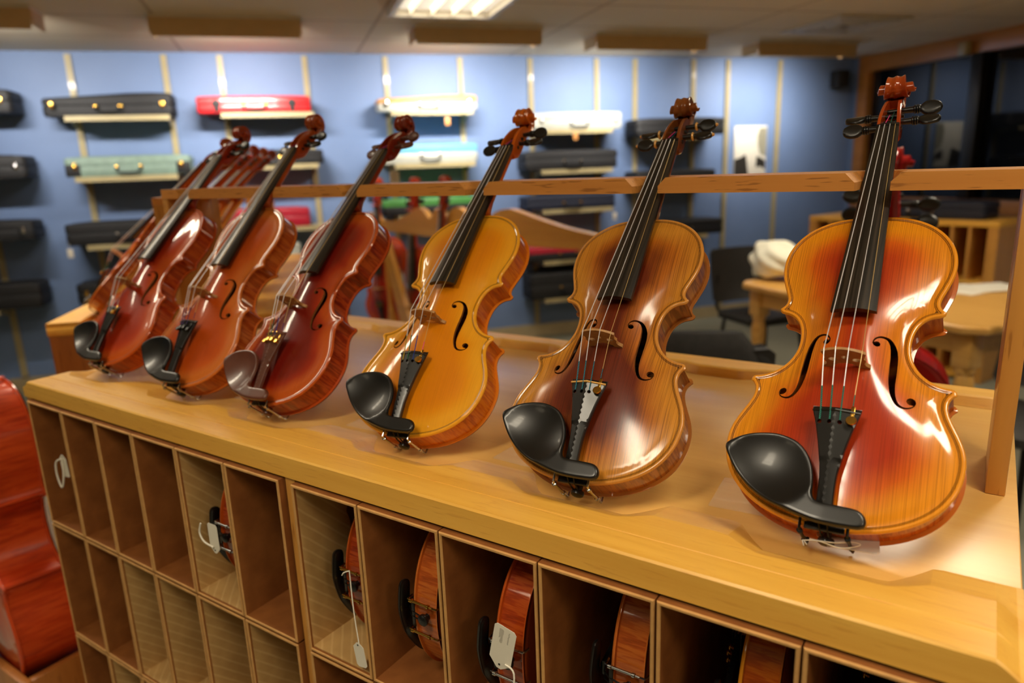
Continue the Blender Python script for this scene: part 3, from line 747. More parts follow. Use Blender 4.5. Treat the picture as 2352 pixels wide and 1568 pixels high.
# ------------------------------------------------------------------ the counter the violins stand on
CX0, CX1, CY0, CY1 = -1.445, 0.055, 0.537, 1.215
ROOT = Vector((-0.695, 0.876, 0))
cab = empty('display_cabinet', ROOT, 0, 'wooden display cabinet with a notched neck rail on top and rows of cardboard bins', 'cabinet')
def part(name, bm, mats, root=cab, **k):
    bmesh.ops.translate(bm, verts=bm.verts[:], vec=-Vector(root.location))
    return obj(name, bm, mats, root, **k)
def lip(bm, prof, xs):
    rows = [[bm.verts.new((x, y, H + z)) for y, z in prof(x)] for x in xs]
    for a, b in zip(rows[:-1], rows[1:]):
        for i in range(len(a) - 1): bm.faces.new((a[i], b[i], b[i + 1], a[i + 1]))
    bm.faces.new(rows[0]); bm.faces.new(rows[-1][::-1])
    bmesh.ops.recalc_face_normals(bm, faces=bm.faces[:])
XV = [p[0] for p in POSE]
def scallop(x, w=0.085):
    return max([max(0.0, 1 - ((x - xv) / w) ** 2) for xv in XV])
def front_prof(x):
    e = min(1, max(0.02, min((CX1 - 0.003 - x) / 0.016, (x - CX0 - 0.003) / 0.016))); s = min(1, scallop(x) * 1.6)
    h = 0.012 * e
    yt = 0.618 - 0.021 * s; yb = 0.668 - 0.043 * s
    return [(CY0, -0.018), (CY0, h - 0.002), (CY0 + 0.002, h), (0.5715, h), (0.572, h - 0.0007 * e), (0.5728, h - 0.0007 * e), (0.5733, h), (yt - 0.001, h), (yt + 0.001, h - 0.0004 * e), (yb, 0.0002), (yb + 0.0005, -0.006), (yb + .0005, -0.018)]
bm = NB(); lip(bm, front_prof, list(np.linspace(CX0, CX0 + 0.03, 7)) + list(np.linspace(CX0 + 0.035, CX1 - 0.035, 190)) + list(np.linspace(CX1 - 0.03, CX1, 7)))
part('front_lip', bm, MT['oak_x'], angle=7)
def back_prof(x):
    e = min(1, max(0.02, min((CX1 - 0.003 - x) / 0.02, (x - CX0 - 0.003) / 0.02)))
    s = max([min(1, 1.7 * max(0.0, 1 - ((x - xv - 0.11) / 0.09) ** 2)) for xv in XV + [XV[0] - .25]])
    h = 0.015 * e; yt = 1.157 + 0.014 * s
    return [(CY1, -0.018), (CY1, h - 0.002), (CY1 - 0.002, h), (yt + 0.004, h), (yt, h - 0.002 * e), (yt - 0.008, 0.0002), (yt - 0.0085, -0.006), (yt - .0085, -0.018)]
bm = NB(); lip(bm, back_prof, list(np.linspace(CX0, CX0 + 0.03, 7)) + list(np.linspace(CX0 + 0.035, CX1 - 0.035, 150)) + list(np.linspace(CX1 - 0.03, CX1, 7)))
part('back_lip', bm, MT['oak_x'], angle=7)
bm = NB(); box(bm, CX0 + .0005, CX1 - .0005, 0.60, 1.18, H - 0.018, H, 0.0015); part('top_board', bm, MT['pine_x'])
for x in (CX0, CX1 - 0.018):
    bm = NB(); box(bm, x, x + 0.018, CY0 + .003, CY1 - .003, 0, H - 0.0185, 0.0015); part('side_panel', bm, MT['oak_z'])
bm = NB(); box(bm, -0.7255, -0.7065, CY0 + .003, CY1 - .003, 0.1, H - 0.0185, 0.0012); part('divider', bm, MT['oak_z'])
bm = NB(); box(bm, CX0 + .0185, -0.726, 0.955, 0.965, 0.1, H - 0.0185); box(bm, -0.706, CX1 - .0185, 0.955, 0.965, 0.1, H - .0185); part('inner_back', bm, MT['shade_wood'])
bm = NB(); box(bm, CX0 + .0185, CX1 - .0185, CY0 + .05, CY1 - .05, 0, 0.0995); part('plinth', bm, MT['oak_x'])
# neck rail: a flat board with slots that hold the necks
RZ0, RZ1, RY0, RY1 = H + 0.319, H + 0.338, 0.857, 0.977
def rail_outline(hw, ch):
    p = [(CX0 + .0015, RY0)]
    for (x, y) in NECK: p += [(x - hw - ch, RY0), (x - hw, RY0 + .004), (x - hw, y - .006), (x - hw * .6, y + .004), (x + hw * .6, y + .004), (x + hw, y - .006), (x + hw, RY0 + .004), (x + hw + ch, RY0)]
    return p + [(0.043, RY0), (0.043, RY1), (CX0 + .0015, RY1)]
bm = NB(); loops = []
for z, w, c in ((RZ0, .0165, .001), (RZ0 + .009, .0165, .001), (RZ1 - .0008, .0255, .001), (RZ1, .0262, .001)):
    loops.append([Vector((x, y, z)) for x, y in rail_outline(w, c)])
loft(bm, loops, True, False, False)
for z, w, c, fl in ((RZ0, .0165, .001, -1), (RZ1, .0262, .001, 1)):
    P = rail_outline(w, c); r = delaunay_2d_cdt([Vector(q) for q in P], [(i, (i + 1) % len(P)) for i in range(len(P))], [], 1, 1e-6)
    vs = [bm.verts.new((q[0], q[1], z)) for q in r[0]]
    for f in r[2]: bm.faces.new([vs[i] for i in (f if fl > 0 else f[::-1])])
bmesh.ops.remove_doubles(bm, verts=bm.verts[:], dist=1e-6); bmesh.ops.recalc_face_normals(bm, faces=bm.faces[:])
part('neck_rail', bm, MT['beech_x'], angle=25)
for x in (CX0 + .0015, 0.025):
    bm = NB(); box(bm, x, x + 0.018, RY0 + .0005, RY1 - .0005, H + .0003, RZ0 - .0003, 0.001); part('rail_post', bm, MT['oak_z'])

# cardboard bins in the cabinet
XL = [-1.4235, -1.300, -1.187, -1.077, -.960, -.8435, -.7275]; XR = [-.7045, -.587, -.464, -.338, -.214, -.090, .0355]
ZR = [(-.0205, -.262), (-.264, -.503), (-.505, -.745)]
def make_bin(x0, x1, z0, z1, flap):
    r = empty('cardboard_bin', ((x0 + x1) / 2, CY0 - .007, H + z1))
    w, h, d, t = x1 - x0 - .0016, z0 - z1 - .0012, .40, .0042
    bm = NB()
    lo = [(-w / 2, 0, 0), (w / 2, 0, 0), (w / 2, 0, h), (-w / 2, 0, h)]; li = [(-w / 2 + t, 0, t), (w / 2 - t, 0, t), (w / 2 - t, 0, h - t), (-w / 2 + t, 0, h - t)]
    def ring(pts, y, g=0): return [bm.verts.new((p[0] + (g if p[0] < 0 else -g), y, p[2] + (g if p[2] < h / 2 else -g))) for p in pts]
    R = [ring(lo, d), ring(lo, .0016), ring(lo, 0, .0012), ring(li, 0, -.0010), ring(li, .0014), ring(li, d - t)]
    for k, (a, b) in enumerate(zip(R[:-1], R[1:])):
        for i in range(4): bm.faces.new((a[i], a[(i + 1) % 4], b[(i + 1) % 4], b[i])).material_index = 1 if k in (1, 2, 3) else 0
    bm.faces.new(R[0][::-1]); bm.faces.new(R[-1])
    bmesh.ops.recalc_face_normals(bm, faces=bm.faces[:])
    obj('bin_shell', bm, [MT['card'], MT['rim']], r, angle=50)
    if flap:
        bm = NB(); n = 14; fd = .085
        A = [bm.verts.new((-w / 2 + t + .0004, .004, t + .001 + (h - 2 * t - .002) * i / n)) for i in range(n + 1)]
        B = [bm.verts.new((-w / 2 + t + .0026, fd + random.uniform(-.004, .004), t + .001 + (h - 2 * t - .002) * i / n)) for i in range(n + 1)]
        C = [bm.verts.new((-w / 2 + t + .0002, v.co.y + .001, v.co.z)) for v in B]
        for i in range(n): bm.faces.new((A[i], B[i], B[i + 1], A[i + 1])); bm.faces.new((B[i], C[i], C[i + 1], B[i + 1]))
        obj('inner_flap', bm, MT['flap'], r)
        bm = NB(); box(bm, -w / 2 + t + .0008, w / 2 - t - .0008, .004, fd, t + .0002, t + .0018); obj('inner_flap', bm, MT['flap'], r)
    return r
ORD = ['first', 'second', 'third', 'fourth', 'fifth', 'sixth']
FL = {(0, 0, 4), (1, 0, 0), (0, 1, 2), (0, 1, 3), (0, 1, 4), (0, 1, 5), (0, 2, 1), (0, 2, 2)}
for bay, XS in enumerate((XL, XR)):
    for row, (z0, z1) in enumerate(ZR):
        if bay == 1 and row == 2: continue
        for i in range(6):
            b = make_bin(XS[i], XS[i + 1], z0, z1, (bay, row, i) in FL)
            full = row == 0 and ((bay == 0 and i in (0, 4)) or bay == 1)
            tag(b, '%s cardboard bin %s bay of the cabinet, %s column, %s row down' % ('brown' if full else 'empty brown', 'in the far' if bay == 0 else 'in the near', ORD[i], ORD[row]), 'bin', 'cardboard bins in the cabinet')

# violins stored in the top row of bins, lying on their side with the end button outwards
CUB = Matrix(((0, 0, -1), (0, 1, 0), (1, 0, 0)))
def stored(x, y, var, label, **kw):
    v = make_violin(VM, var, label, 'violins stored in the cabinet bins', **kw)
    lo = -0.104
    v.matrix_world = Matrix.Translation((x, y - .011, H - .262 + .0045 - lo)) @ CUB.to_4x4(); return v
stored(XL[1] - .0225, .575, 'soft orange', 'violin with a white tag in the far top corner bin of the cabinet')
stored(XL[5] - .0225, .560, 'red brown', 'violin with chrome clamps and a white tag in the fifth top bin')
stored(XR[1] - .0225, .566, 'red brown', 'violin in the bin beside the wooden divider, gold clamps, tag on a long string', clamp_m='brass')
stored(XR[2] - .0225, .558, 'soft orange', 'violin with bright gold clamps in the second bin after the divider', clamp_m='brass')
stored(XR[3] - .0225, .547, 'orange red', 'violin with chrome clamps holding a printed white tag, below the antiqued violin')
stored(XR[4] - .0225, .575, 'soft orange', 'violin with strongly flamed ribs in the fourth bin after the divider')
stored(XR[5] - .0225, .580, 'burst', 'red violin in the dark fifth bin after the divider, gold tuners beside it', tuners=4)
stored(XR[6] - .0225, .600, 'red brown', 'violin almost lost in shadow in the last bin at the near end')

# price tags
def tag_card(root, w, h, ink=False, hole=True):
    bm = NB(); c = .003
    o = [(-w / 2 + c, -h / 2), (w / 2 - c, -h / 2), (w / 2, -h / 2 + c), (w / 2, h * .32), (w * .28, h * .42), (w * .1, h / 2), (-w * .1, h / 2), (-w * .28, h * .42), (-w / 2, h * .32), (-w / 2, -h / 2 + c)]
    prism(bm, o, lambda p: (p[0], p[1], 0), lambda p: (p[0], p[1], .0005)); card = obj('card', bm, MT['white'], root, smooth=False)
    if hole:
        bm = NB(); lathe(bm, (0, h * .40, -.0003), (0, 0, 1), [(0, .0012), (.0012, .0012)], 10); obj('eyelet', bm, MT['dark'], card)
    if ink:
        bm = NB(); rr = random.Random(3)
        for col, x0, n, hh in ((0, -w * .20, 13, .0016), (1, w * .10, 15, .0034), (1, w * .20, 10, .002)):
            for i in range(n):
                y = -h * .42 + i * h * .022; x = x0 + rr.uniform(-.0004, .0004); k = hh * rr.uniform(.5, 1)
                box(bm, x - k / 2, x + k / 2, y, y + .0003, .0005, .00065)
                if i % 2: box(bm, x + k / 2 - .0003, x + k / 2, y, y + .0009, .0005, .00065)
        obj('printing', bm, MT['ink'], card, smooth=False)
    return card
def price_tag(label, mat, cord_pts, w=.022, h=.036, ink=False, r=.0008):
    t = empty('price_tag', (0, 0, 0), 0, label, 'tag', 'white price tags'); t.matrix_world = mat
    tag_card(t, w, h, ink)
    inv = mat.inverted(); bm = NB()
    for pts in cord_pts: tube(bm, catmull([inv @ Vector(p) for p in pts], 5), r, 6)
    obj('cord', bm, MT['cord'], t)
    return t
def face_cam(p, roll=0, tilt=0):      # card standing upright facing the aisle
    return Matrix.Translation(p) @ Matrix.Rotation(tilt, 4, 'Z') @ Matrix.Rotation(PI / 2, 4, 'X') @ Matrix.Rotation(roll, 4, 'Z')
def cub_pt(xr, dx, dz, y): return Vector((xr - .0225 - .019 + dx, y - .011, H - .1535 + dz))
p = cub_pt(XR[3], .002, .026, .532)
price_tag('printed white price tag tucked behind a chrome clamp on the stored violin', face_cam(p, roll=PI - .22, tilt=.0),
          [[p + Vector((.004, -.002, -.017)), p + Vector((.016, -.004, -.022)), p + Vector((.013, -.006, -.055)), p + Vector((.004, -.006, -.09)), p + Vector((0, -.004, -.12))], [p + Vector((-.004, -.004, -.045)), p + Vector((-.006, -.007, -.07)), p + Vector((0, -.006, -.1))], [p + Vector((0, -.004, -.047)), p + Vector((.004, -.007, -.075)), p + Vector((.002, -.006, -.1))]], w=.027, h=.054, ink=True, r=.0010)
p = Vector((XR[1] - .016, .528, H - .262 + .033))
price_tag('white price tag on a long cord in the bin beside the wooden divider', face_cam(p, roll=.15), [[p + Vector((0, 0, .014)), p + Vector((-.006, .002, .06)), p + Vector((-.010, .005, .112))], [p + Vector((-.010, .005, .112)), p + Vector((-.018, .003, .108)), p + Vector((-.022, .003, .103))]], w=.018, h=.034)
p = cub_pt(XL[1], .002, .02, .548)
price_tag('white price tag with looped cord in the far corner bin', face_cam(p, roll=.1), [[p + Vector((0, -.002, .014)), p + Vector((-.016, -.006, .006)), p + Vector((-.022, -.006, -.02)), p + Vector((-.012, -.006, -.042)), p + Vector((-.002, -.004, -.02)), p + Vector((0, -.002, .012))]], w=.024, h=.042, r=.0016)
p = cub_pt(XL[5], .008, .012, .533)
price_tag('white price tag behind a chrome clamp in the fifth top bin', face_cam(p, roll=PI), [[p + Vector((0, -.003, -.012)), p + Vector((-.016, -.006, -.006)), p + Vector((-.024, -.006, .006)), p + Vector((-.018, -.006, .022))]], w=.022, h=.046, r=.0013)
# tag lying under the chin rest clamps of the nearest violin
a = onz(1872, 1247, H + .0135); b = onz(2012, 1270, H + .0135); mid = (a + b) / 2; ang = math.atan2((b - a)[1], (b - a)[0])
price_tag('white price tag with knotted cord lying below the chin rest of the nearest violin', Matrix.Translation(Vector(mid) + Vector((0, .012, .004))) @ Matrix.Rotation(ang, 4, 'Z') @ Matrix.Rotation(.25, 4, 'X') @ Matrix.Rotation(PI / 2, 4, 'Z'),
          [[onz(1843, 1240, H + .016), onz(1880, 1242, H + .02), onz(1930, 1258, H + .017), onz(1975, 1252, H + .02), onz(1960, 1245, H + .022), onz(1915, 1246, H + .022), onz(1860, 1238, H + .018)], [onz(1843, 1240, H + .016), onz(1846, 1252, H + .015)], [onz(1846, 1240, H + .016), onz(1853, 1250, H + .015)]], w=.03, h=.052, r=.0006)

# clear acrylic card holders lying by the violins
for i, (dx, y0, w, d) in enumerate(((-.10, .675, .10, .07), (-.09, .675, .1, .07), (-.10, .678, .11, .07), (-.10, .678, .11, .07), (-.095, .678, .12, .075), (-.075, .69, .10, .075))):
    x = XV[i] + dx
    r = empty('acrylic_holder', (x, y0, H + .0005), (-.05, .04, 0, .06, -.03, .08)[i], 'clear acrylic card holder on the counter beside the %s' % ['far end violin', 'orange violin without gold tuner', 'violin with the brown chin rest', 'golden violin', 'antiqued brown violin', 'nearest violin'][i], 'card holder', 'clear acrylic card holders')
    bm = NB(); box(bm, -w / 2, w / 2, 0, d, 0, .002, .0004); obj('base_plate', bm, MT['acrylic'], r)

# ------------------------------------------------------------------ room shell
CT = 3.436                    # the corner with the window wall lies here along the blue wall
COR = W0 + CT * T3
RA = WA - PI / 2
def wall_obj(name, t0, t1, o0, o1, z0, z1, mat, kind='structure', bev=0, **k):
    bm = NB(); box(bm, t0, t1, -o1, -o0, z0, z1, bev)
    o = obj(name, bm, mat, loc=W0, rz=WA, **k)
    return tag(o, kind=kind) if kind else o
TL_, OF = -6.6, 8.2
wall_obj('wall_back', TL_, CT + .1, -.1, 0, 0, CEIL, MT['wall'])
wall_obj('wall_left', TL_ - .1, TL_, 0, OF, 0, CEIL, MT['wall'])
MT['plaster'] = plain('cream front wall', (196, 178, 146), 0.7, var=0.02)
wall_obj('wall_front', TL_, CT + .1, OF, OF + .1, 0, CEIL, MT['plaster'])
wall_obj('floor', TL_ - .1, CT + .2, -.1, OF + .1, -.06, 0, MT['carpet'])
wall_obj('ceiling', TL_ - .1, CT + .2, -.1, OF + .1, CEIL, CEIL + .05, MT['ceil'])
wall_obj('baseboard_back', TL_, CT - .002, .0005, .012, 0.0005, .11, MT['baseboard'])
def rw(name, s0, s1, d0, d1, z0, z1, mat, bev=0.0, kind='structure'):
    bm = NB(); box(bm, s0, s1, -d1, -d0, z0, z1, bev); return tag(obj(name, bm, mat, loc=COR, rz=RA), kind=kind)
rw('wall_right', 0, OF, -.1, 0, 0, H - .14, MT['wall'])
rw('wall_right_upper', 0, .075, -.1, 0, H - .1395, CEIL, MT['wall'])
rw('window_1', .195, OF, -.07, -.05, H - .0295, H + 1.0895, MT['night_glass'])
rw('trim_1', .0755, .195, -.09, .02, H - .1395, CEIL - .0005, MT['window_wood'], .002)
rw('trim_2', .1955, OF, -.09, .02, H + 1.09, CEIL - .0005, MT['window_wood'], .002)
rw('trim_3', .1955, OF, -.09, .09, H - .1395, H - .03, MT['window_wood'], .004)
for i, s in enumerate((1.27, 3.4, 5.5)): rw('trim_%d' % (4 + i), s, s + .10, -.049, .03, H - .0295, H + 1.0895, MT['dark'], .002)

def at_wall(name, t, z, off=0.0, label=None, cat=None, group=None): return empty(name, wpt(t, off, z), WA, label, cat, group)
# slotted uprights on the blue wall
UPR = [(-3.80, 0), (-3.17, 0), (-2.57, 0), (-2.20, 0), (-1.61, 0), (-1.01, 0), (-.42, 0), (.17, 0), (.76, 0), (1.12, 0), (1.69, 0), (2.04, 0), (2.59, 0)]
UN = ['leftmost', 'second', 'third', 'fourth', 'fifth', 'sixth', 'seventh', 'eighth', 'ninth', 'tenth', 'eleventh', 'twelfth', 'thirteenth']
for i, (t, _) in enumerate(UPR):
    r = at_wall('slotted_upright', t, .12, .0005, 'cream slotted shelf upright on the blue wall, %s from the left%s' % (UN[i], ', beside the framed portrait' if i == 12 else ''), 'shelf upright', 'slotted uprights on the blue wall')
    bm = NB(); box(bm, -.019, -.004, -.022, 0, 0, CEIL - .14); box(bm, .004, .019, -.022, 0, 0, CEIL - .14); box(bm, -.004, .004, -.012, 0, 0, CEIL - .14)
    obj('channel', bm, MT['metal_cream'], r, smooth=False)

# cases on wall shelves
def rloop(w, d, r, taper=0.0, n=5):
    out = []
    for cx, cy, a0 in ((w / 2 - r, -d + r, -90), (w / 2 - r, -r, 0), (-w / 2 + r, -r, 90), (-w / 2 + r, -d + r, 180)):
        for k in range(n):
            a = math.radians(a0 + 90 * k / (n - 1)); x, y = cx + r * math.cos(a), cy + r * math.sin(a)
            out.append((x, -d / 2 + (y + d / 2) * (1 - taper * (0.5 - x / w))))
    return out
def shell(w, d, z0, z1, r, taper=0, slope=0.0, dome=0.0, lo=True):
    bm = NB(); L = rloop(w, d, r, taper); hz = z1 - z0
    def lp(f, g, top): return [Vector((x * f, -d / 2 + (y + d / 2) * f, g + (slope * (x / w) * top))) for x, y in L]
    e = min(.012, hz * .35)
    loops = [lp(1 - (.02 if lo else 0), z0, 0), lp(1, z0 + (e if lo else 0), 0)] if lo else [lp(1, z0, 0)]
    loops += [lp(1, z1 - e, 1), lp(.985, z1 - e * .35, 1), lp(.95, z1, 1)]
    if dome: loops += [lp(.7, z1 + dome * .7, 1), lp(.3, z1 + dome, 1)]
    loft(bm, loops); bmesh.ops.recalc_face_normals(bm, faces=bm.faces[:]); return bm
def violin_case(root, w, h, d=.25, body='black_cloth', lid=None, hard='brass', taper=0.0, slope=0.0, straps=None, handle='black_metal', latch=True, pads=None, r=.03):
    zs = h * .52
    obj('case_body', shell(w, d, 0, zs - .001, r, taper), MT[body], root)
    L = obj('case_lid', shell(w, d, zs, h - .012, r, taper, slope, .010, lo=False), MT[lid or body], root)
    bm = NB(); yf = -d - .001
    tube(bm, catmull([(-.075, yf, zs * .75), (-.07, yf - .018, zs * .5), (-.045, yf - .024, zs * .30), (.045, yf - .024, zs * .30), (.07, yf - .018, zs * .5), (.075, yf, zs * .75)], 4), .007, 8)
    hd = obj('handle', bm, MT[handle], root)
    bm = NB()
    for x in (-.075, .075): lathe(bm, (x, yf + .003, zs * .78), (0, -1, 0), [(0, .013), (.004, .013), (.006, .008), (.0065, .001)], 14)
    obj('handle_mount', bm, MT[hard], hd)
    if latch:
        for x in (-w * .42, w * .42):
            bm = NB(); box(bm, x - .013, x + .013, -d - .006, -d + .004, zs - .028, zs + .016, .003); lathe(bm, (x, -d - .004, zs - .008), (0, -1, 0), [(0, .011), (.004, .011), (.006, .006), (.0065, .0005)], 14)
            obj('latch', bm, MT[hard], root)
    if straps:
        for x in (-w * .33, w * .33):
            bm = NB(); box(bm, x - .018, x + .018, -d - .005, -d + .02, .006, h * .74, .003); box(bm, x - .028, x + .028, -d - .009, -d - .004, zs - .018, zs + .012, .003); obj('strap', bm, MT[straps], root)
    if pads:
        for x in (-w / 2 + .05, w / 2 - .05):
            bm = NB(); box(bm, x - .045, x + .045, -d - .003, -d + .03, .004, zs + .01, .003); obj('corner_pad', bm, MT[pads], root)
    return root
CASES = [
    ('A', None, 200, 30, 258, dict(), 'black violin case with a brass latch, topmost at the left photo edge'),
    ('A', None, 352, 65, 408, dict(hard='chrome'), 'black violin case on the second shelf at the left photo edge'),
    ('A', None, 502, 82, 550, dict(hard='chrome', pads='black_cloth'), 'black violin case with many silver fittings on the third shelf at the left photo edge'),
    ('A', None, 645, 100, 705, dict(latch=False), 'black violin case on the fourth shelf at the left photo edge'),
    ('B', 95, 214, 400, 265, dict(taper=.3, slope=.025), 'black tapered violin case with brass latches on a top shelf'),
    ('B', 150, 355, 442, 403, dict(body='green_case', hard='brass', pads='black_cloth'), 'sage green violin case with black corners'),
    ('B', 152, 505, 440, 558, dict(hard='chrome', latch=False), 'black violin case below the sage green case'),
    ('B', 178, 640, 460, 690, dict(), 'black violin case with a brass latch, partly behind the violins, lowest of its column'),
    ('C', 452, 217, 716, 258, dict(body='red_case', straps='black_cloth', latch=False), 'bright red violin case with black straps on a top shelf'),
    ('C', 490, 342, 745, 378, dict(latch=False), 'thin black violin case below the bright red case'),
    ('C', 480, 478, 716, 524, dict(body='pink_case', latch=False, taper=.2), 'crimson violin case behind the violins, third down below the bright red case'),
    ('C', 470, 560, 695, 602, dict(body='silver_case', latch=False), 'pale grey violin case low on the wall below the crimson case'),
    ('D', 870, 218, 1098, 253, dict(body='silver_case', hard='chrome', lid='tan_trim', taper=.25, slope=.02), 'glaring silver violin case with tan lid on a top shelf'),
    ('D', 876, 328, 1100, 374, dict(body='silver_case', lid='sky_case', hard='chrome', latch=False), 'silver violin case with light blue lid'),
    ('D', 880, 452, 1100, 492, dict(body='black_cloth', lid='lime_case', latch=False), 'black violin case with lime green lid, seen below the neck rail'),
    ('E', 1228, 255, 1430, 296, dict(body='silver_case', hard='chrome', pads=None), 'silver violin case with white latches behind the golden violin scroll'),
    ('E', 1208, 342, 1420, 388, dict(hard='chrome', latch=False), 'black violin case directly below the silver latched case'),
    ('E', 1212, 445, 1415, 479, dict(body='navy_cloth', latch=False), 'navy violin case just below the neck rail'),
    ('E', 1215, 562, 1395, 596, dict(body='black_cloth', lid='pink_case', latch=False), 'black violin case with red lid below the navy case'),
    ('E', 1220, 622, 1395, 682, dict(latch=False), 'bulky black violin case on the lowest shelf between two violins'),
    ('F', 1462, 268, 1668, 310, dict(r=.05, hard='chrome', latch=False), 'black violin case behind the scroll of the antiqued violin'),
    ('F', 1462, 388, 1645, 428, dict(hard='chrome', latch=False), 'black violin case half hidden by the neck rail near the antiqued violin'),
    ('F', 1480, 503, 1662, 540, dict(hard='chrome', latch=False, taper=.2), 'black violin case over the black chair back'),
]
COLT = dict(A=(-4.40, -3.80), B=(-3.17, -2.57), C=(-2.2, -1.61), D=(-1.01, -.42), E=(.17, .76), F=(1.12, 1.69))
COLN = dict(A='left edge', B='second', C='third', D='fourth', E='fifth', F='sixth')
shelf_n = {}
for colk, x0, y0, x1, y1, kw, label in CASES:
    t1, zb = onw(x1, y1, .28); _, zt = onw(x1, y0, .28)
    if x0 is None: t0 = t1 - .80
    else:
        t0, zb0 = onw(x0, y1, .28); _, zt0 = onw(x0, y0, .28); zb, zt = (zb + zb0) / 2, (zt + zt0) / 2
    a, b = COLT[colk]; shelf_n[colk] = shelf_n.get(colk, 0) + 1
    r = at_wall('violin_case', (t0 + t1) / 2, zb + .0008, .03, label, 'violin case', 'violin cases on the wall shelves')
    violin_case(r, t1 - t0, zt - zb, **kw)
    s = at_wall('wall_shelf', (a + b) / 2, zb, .0235, 'cream metal shelf, number %s down in the %s shelf column of the blue wall' % (['one', 'two', 'three', 'four', 'five'][shelf_n[colk] - 1], COLN[colk]), 'shelf', 'metal shelves on the blue wall')
    w = b - a + .04
    bm = NB(); box(bm, -w / 2, w / 2, -.262, -.012, -.006, 0); box(bm, -w / 2, w / 2, -.262, -.254, -.034, -.006); obj('shelf_plate', bm, MT['metal_cream'], s, smooth=False)
    for x in (a - (a + b) / 2, b - (a + b) / 2):
        bm = NB(); prism(bm, [(0, -.0065), (0, -.075), (-.03, -.075), (-.235, -.02), (-.235, -.0065)], lambda p: (x - .003, p[0], p[1]), lambda p: (x + .003, p[0], p[1])); obj('bracket', bm, MT['metal_cream'], s, smooth=False)
# small price tags hanging from the cases
for px, py, mt, lab in ((162, 582, 'white', 'white price tag hanging from a black case on the blue wall'), (1028, 278, 'tan_trim', 'orange price tag below the glaring silver case'), (1322, 312, 'tan_trim', 'orange price tag below the silver latched case'), (1412, 496, 'white', 'white price tag at the end of the navy case shelf')):
    t, z = onw(px, py, .30); r = at_wall('price_tag', t, z, .30, lab, 'tag', 'price tags on the wall cases')
    bm = NB(); box(bm, -.018, .018, -.002, 0, -.03, .03, .001); obj('card', bm, MT[mt], r)
    bm = NB(); tube(bm, [(0, -.001, .03), (.002, -.001, .07)], .001, 6); obj('cord', bm, MT['cord'], r)
# framed black and white portrait
(t0, z1), (t1, _), (_, z0) = onw(1688, 290, .01), onw(1762, 292, .01), onw(1725, 404, .01)
r = at_wall('portrait_poster', (t0 + t1) / 2, (z0 + z1) / 2, .001, 'black and white portrait poster between two uprights on the blue wall', 'poster')
w, h = (t1 - t0), (z1 - z0)
bm = NB(); box(bm, -w / 2, w / 2, -.012, 0, -h / 2, h / 2, .001); obj('sheet', bm, MT['white'], r)
def flat(name, pts, mat, y): 
    bm = NB(); prism(bm, [(x * w, z * h) for x, z in pts], lambda p: (p[0], -y, p[1]), lambda p: (p[0], -y - .0004, p[1])); bmesh.ops.recalc_face_normals(bm, faces=bm.faces[:]); return obj(name, bm, mat, r, smooth=False)
MT['ink_dark'] = plain('dark print', (44, 40, 34), 0.5); MT['ink_grey'] = plain('grey print', (150, 146, 126), 0.5)
flat('printed_coat', [(-.49, -.49), (-.49, -.16), (-.30, -.12), (-.14, -.06), (-.10, -.2), (-.04, -.49)], MT['ink_dark'], .0122)
flat('printed_coat', [(.18, -.32), (.2, -.10), (.34, -.14), (.48, -.2), (.48, -.38), (.36, -.32)], MT['ink_dark'], .0122)
flat('printed_shade', [(.26, .46), (.49, .46), (.49, -.12), (.30, -.06), (.22, .12), (.2, .3)], MT['ink_grey'], .0122)
# speaker, thermostat
t, z = onw(1926, 182, .06)
r = at_wall('wall_speaker', t, z, .001, 'small black speaker high on the blue wall near the corner', 'speaker')
bm = NB(); box(bm, -.065, .065, -.13, -.02, -.075, .075, .008); obj('cabinet', bm, MT['chair'], r); bm = NB(); box(bm, -.02, .02, -.02, 0, -.03, .03); obj('bracket', bm, MT['black_metal'], r)
t, z = onw(1805, 582, .02)
r = at_wall('thermostat', t, z, .001, 'round cream wall fitting above the white plush on the table', 'wall fitting')
bm = NB(); lathe(bm, (0, 0, 0), (0, -1, 0), [(0, .05), (.012, .05), (.03, .042), (.045, .03), (.05, .001)], 20); obj('dome', bm, MT['metal_cream'], r)
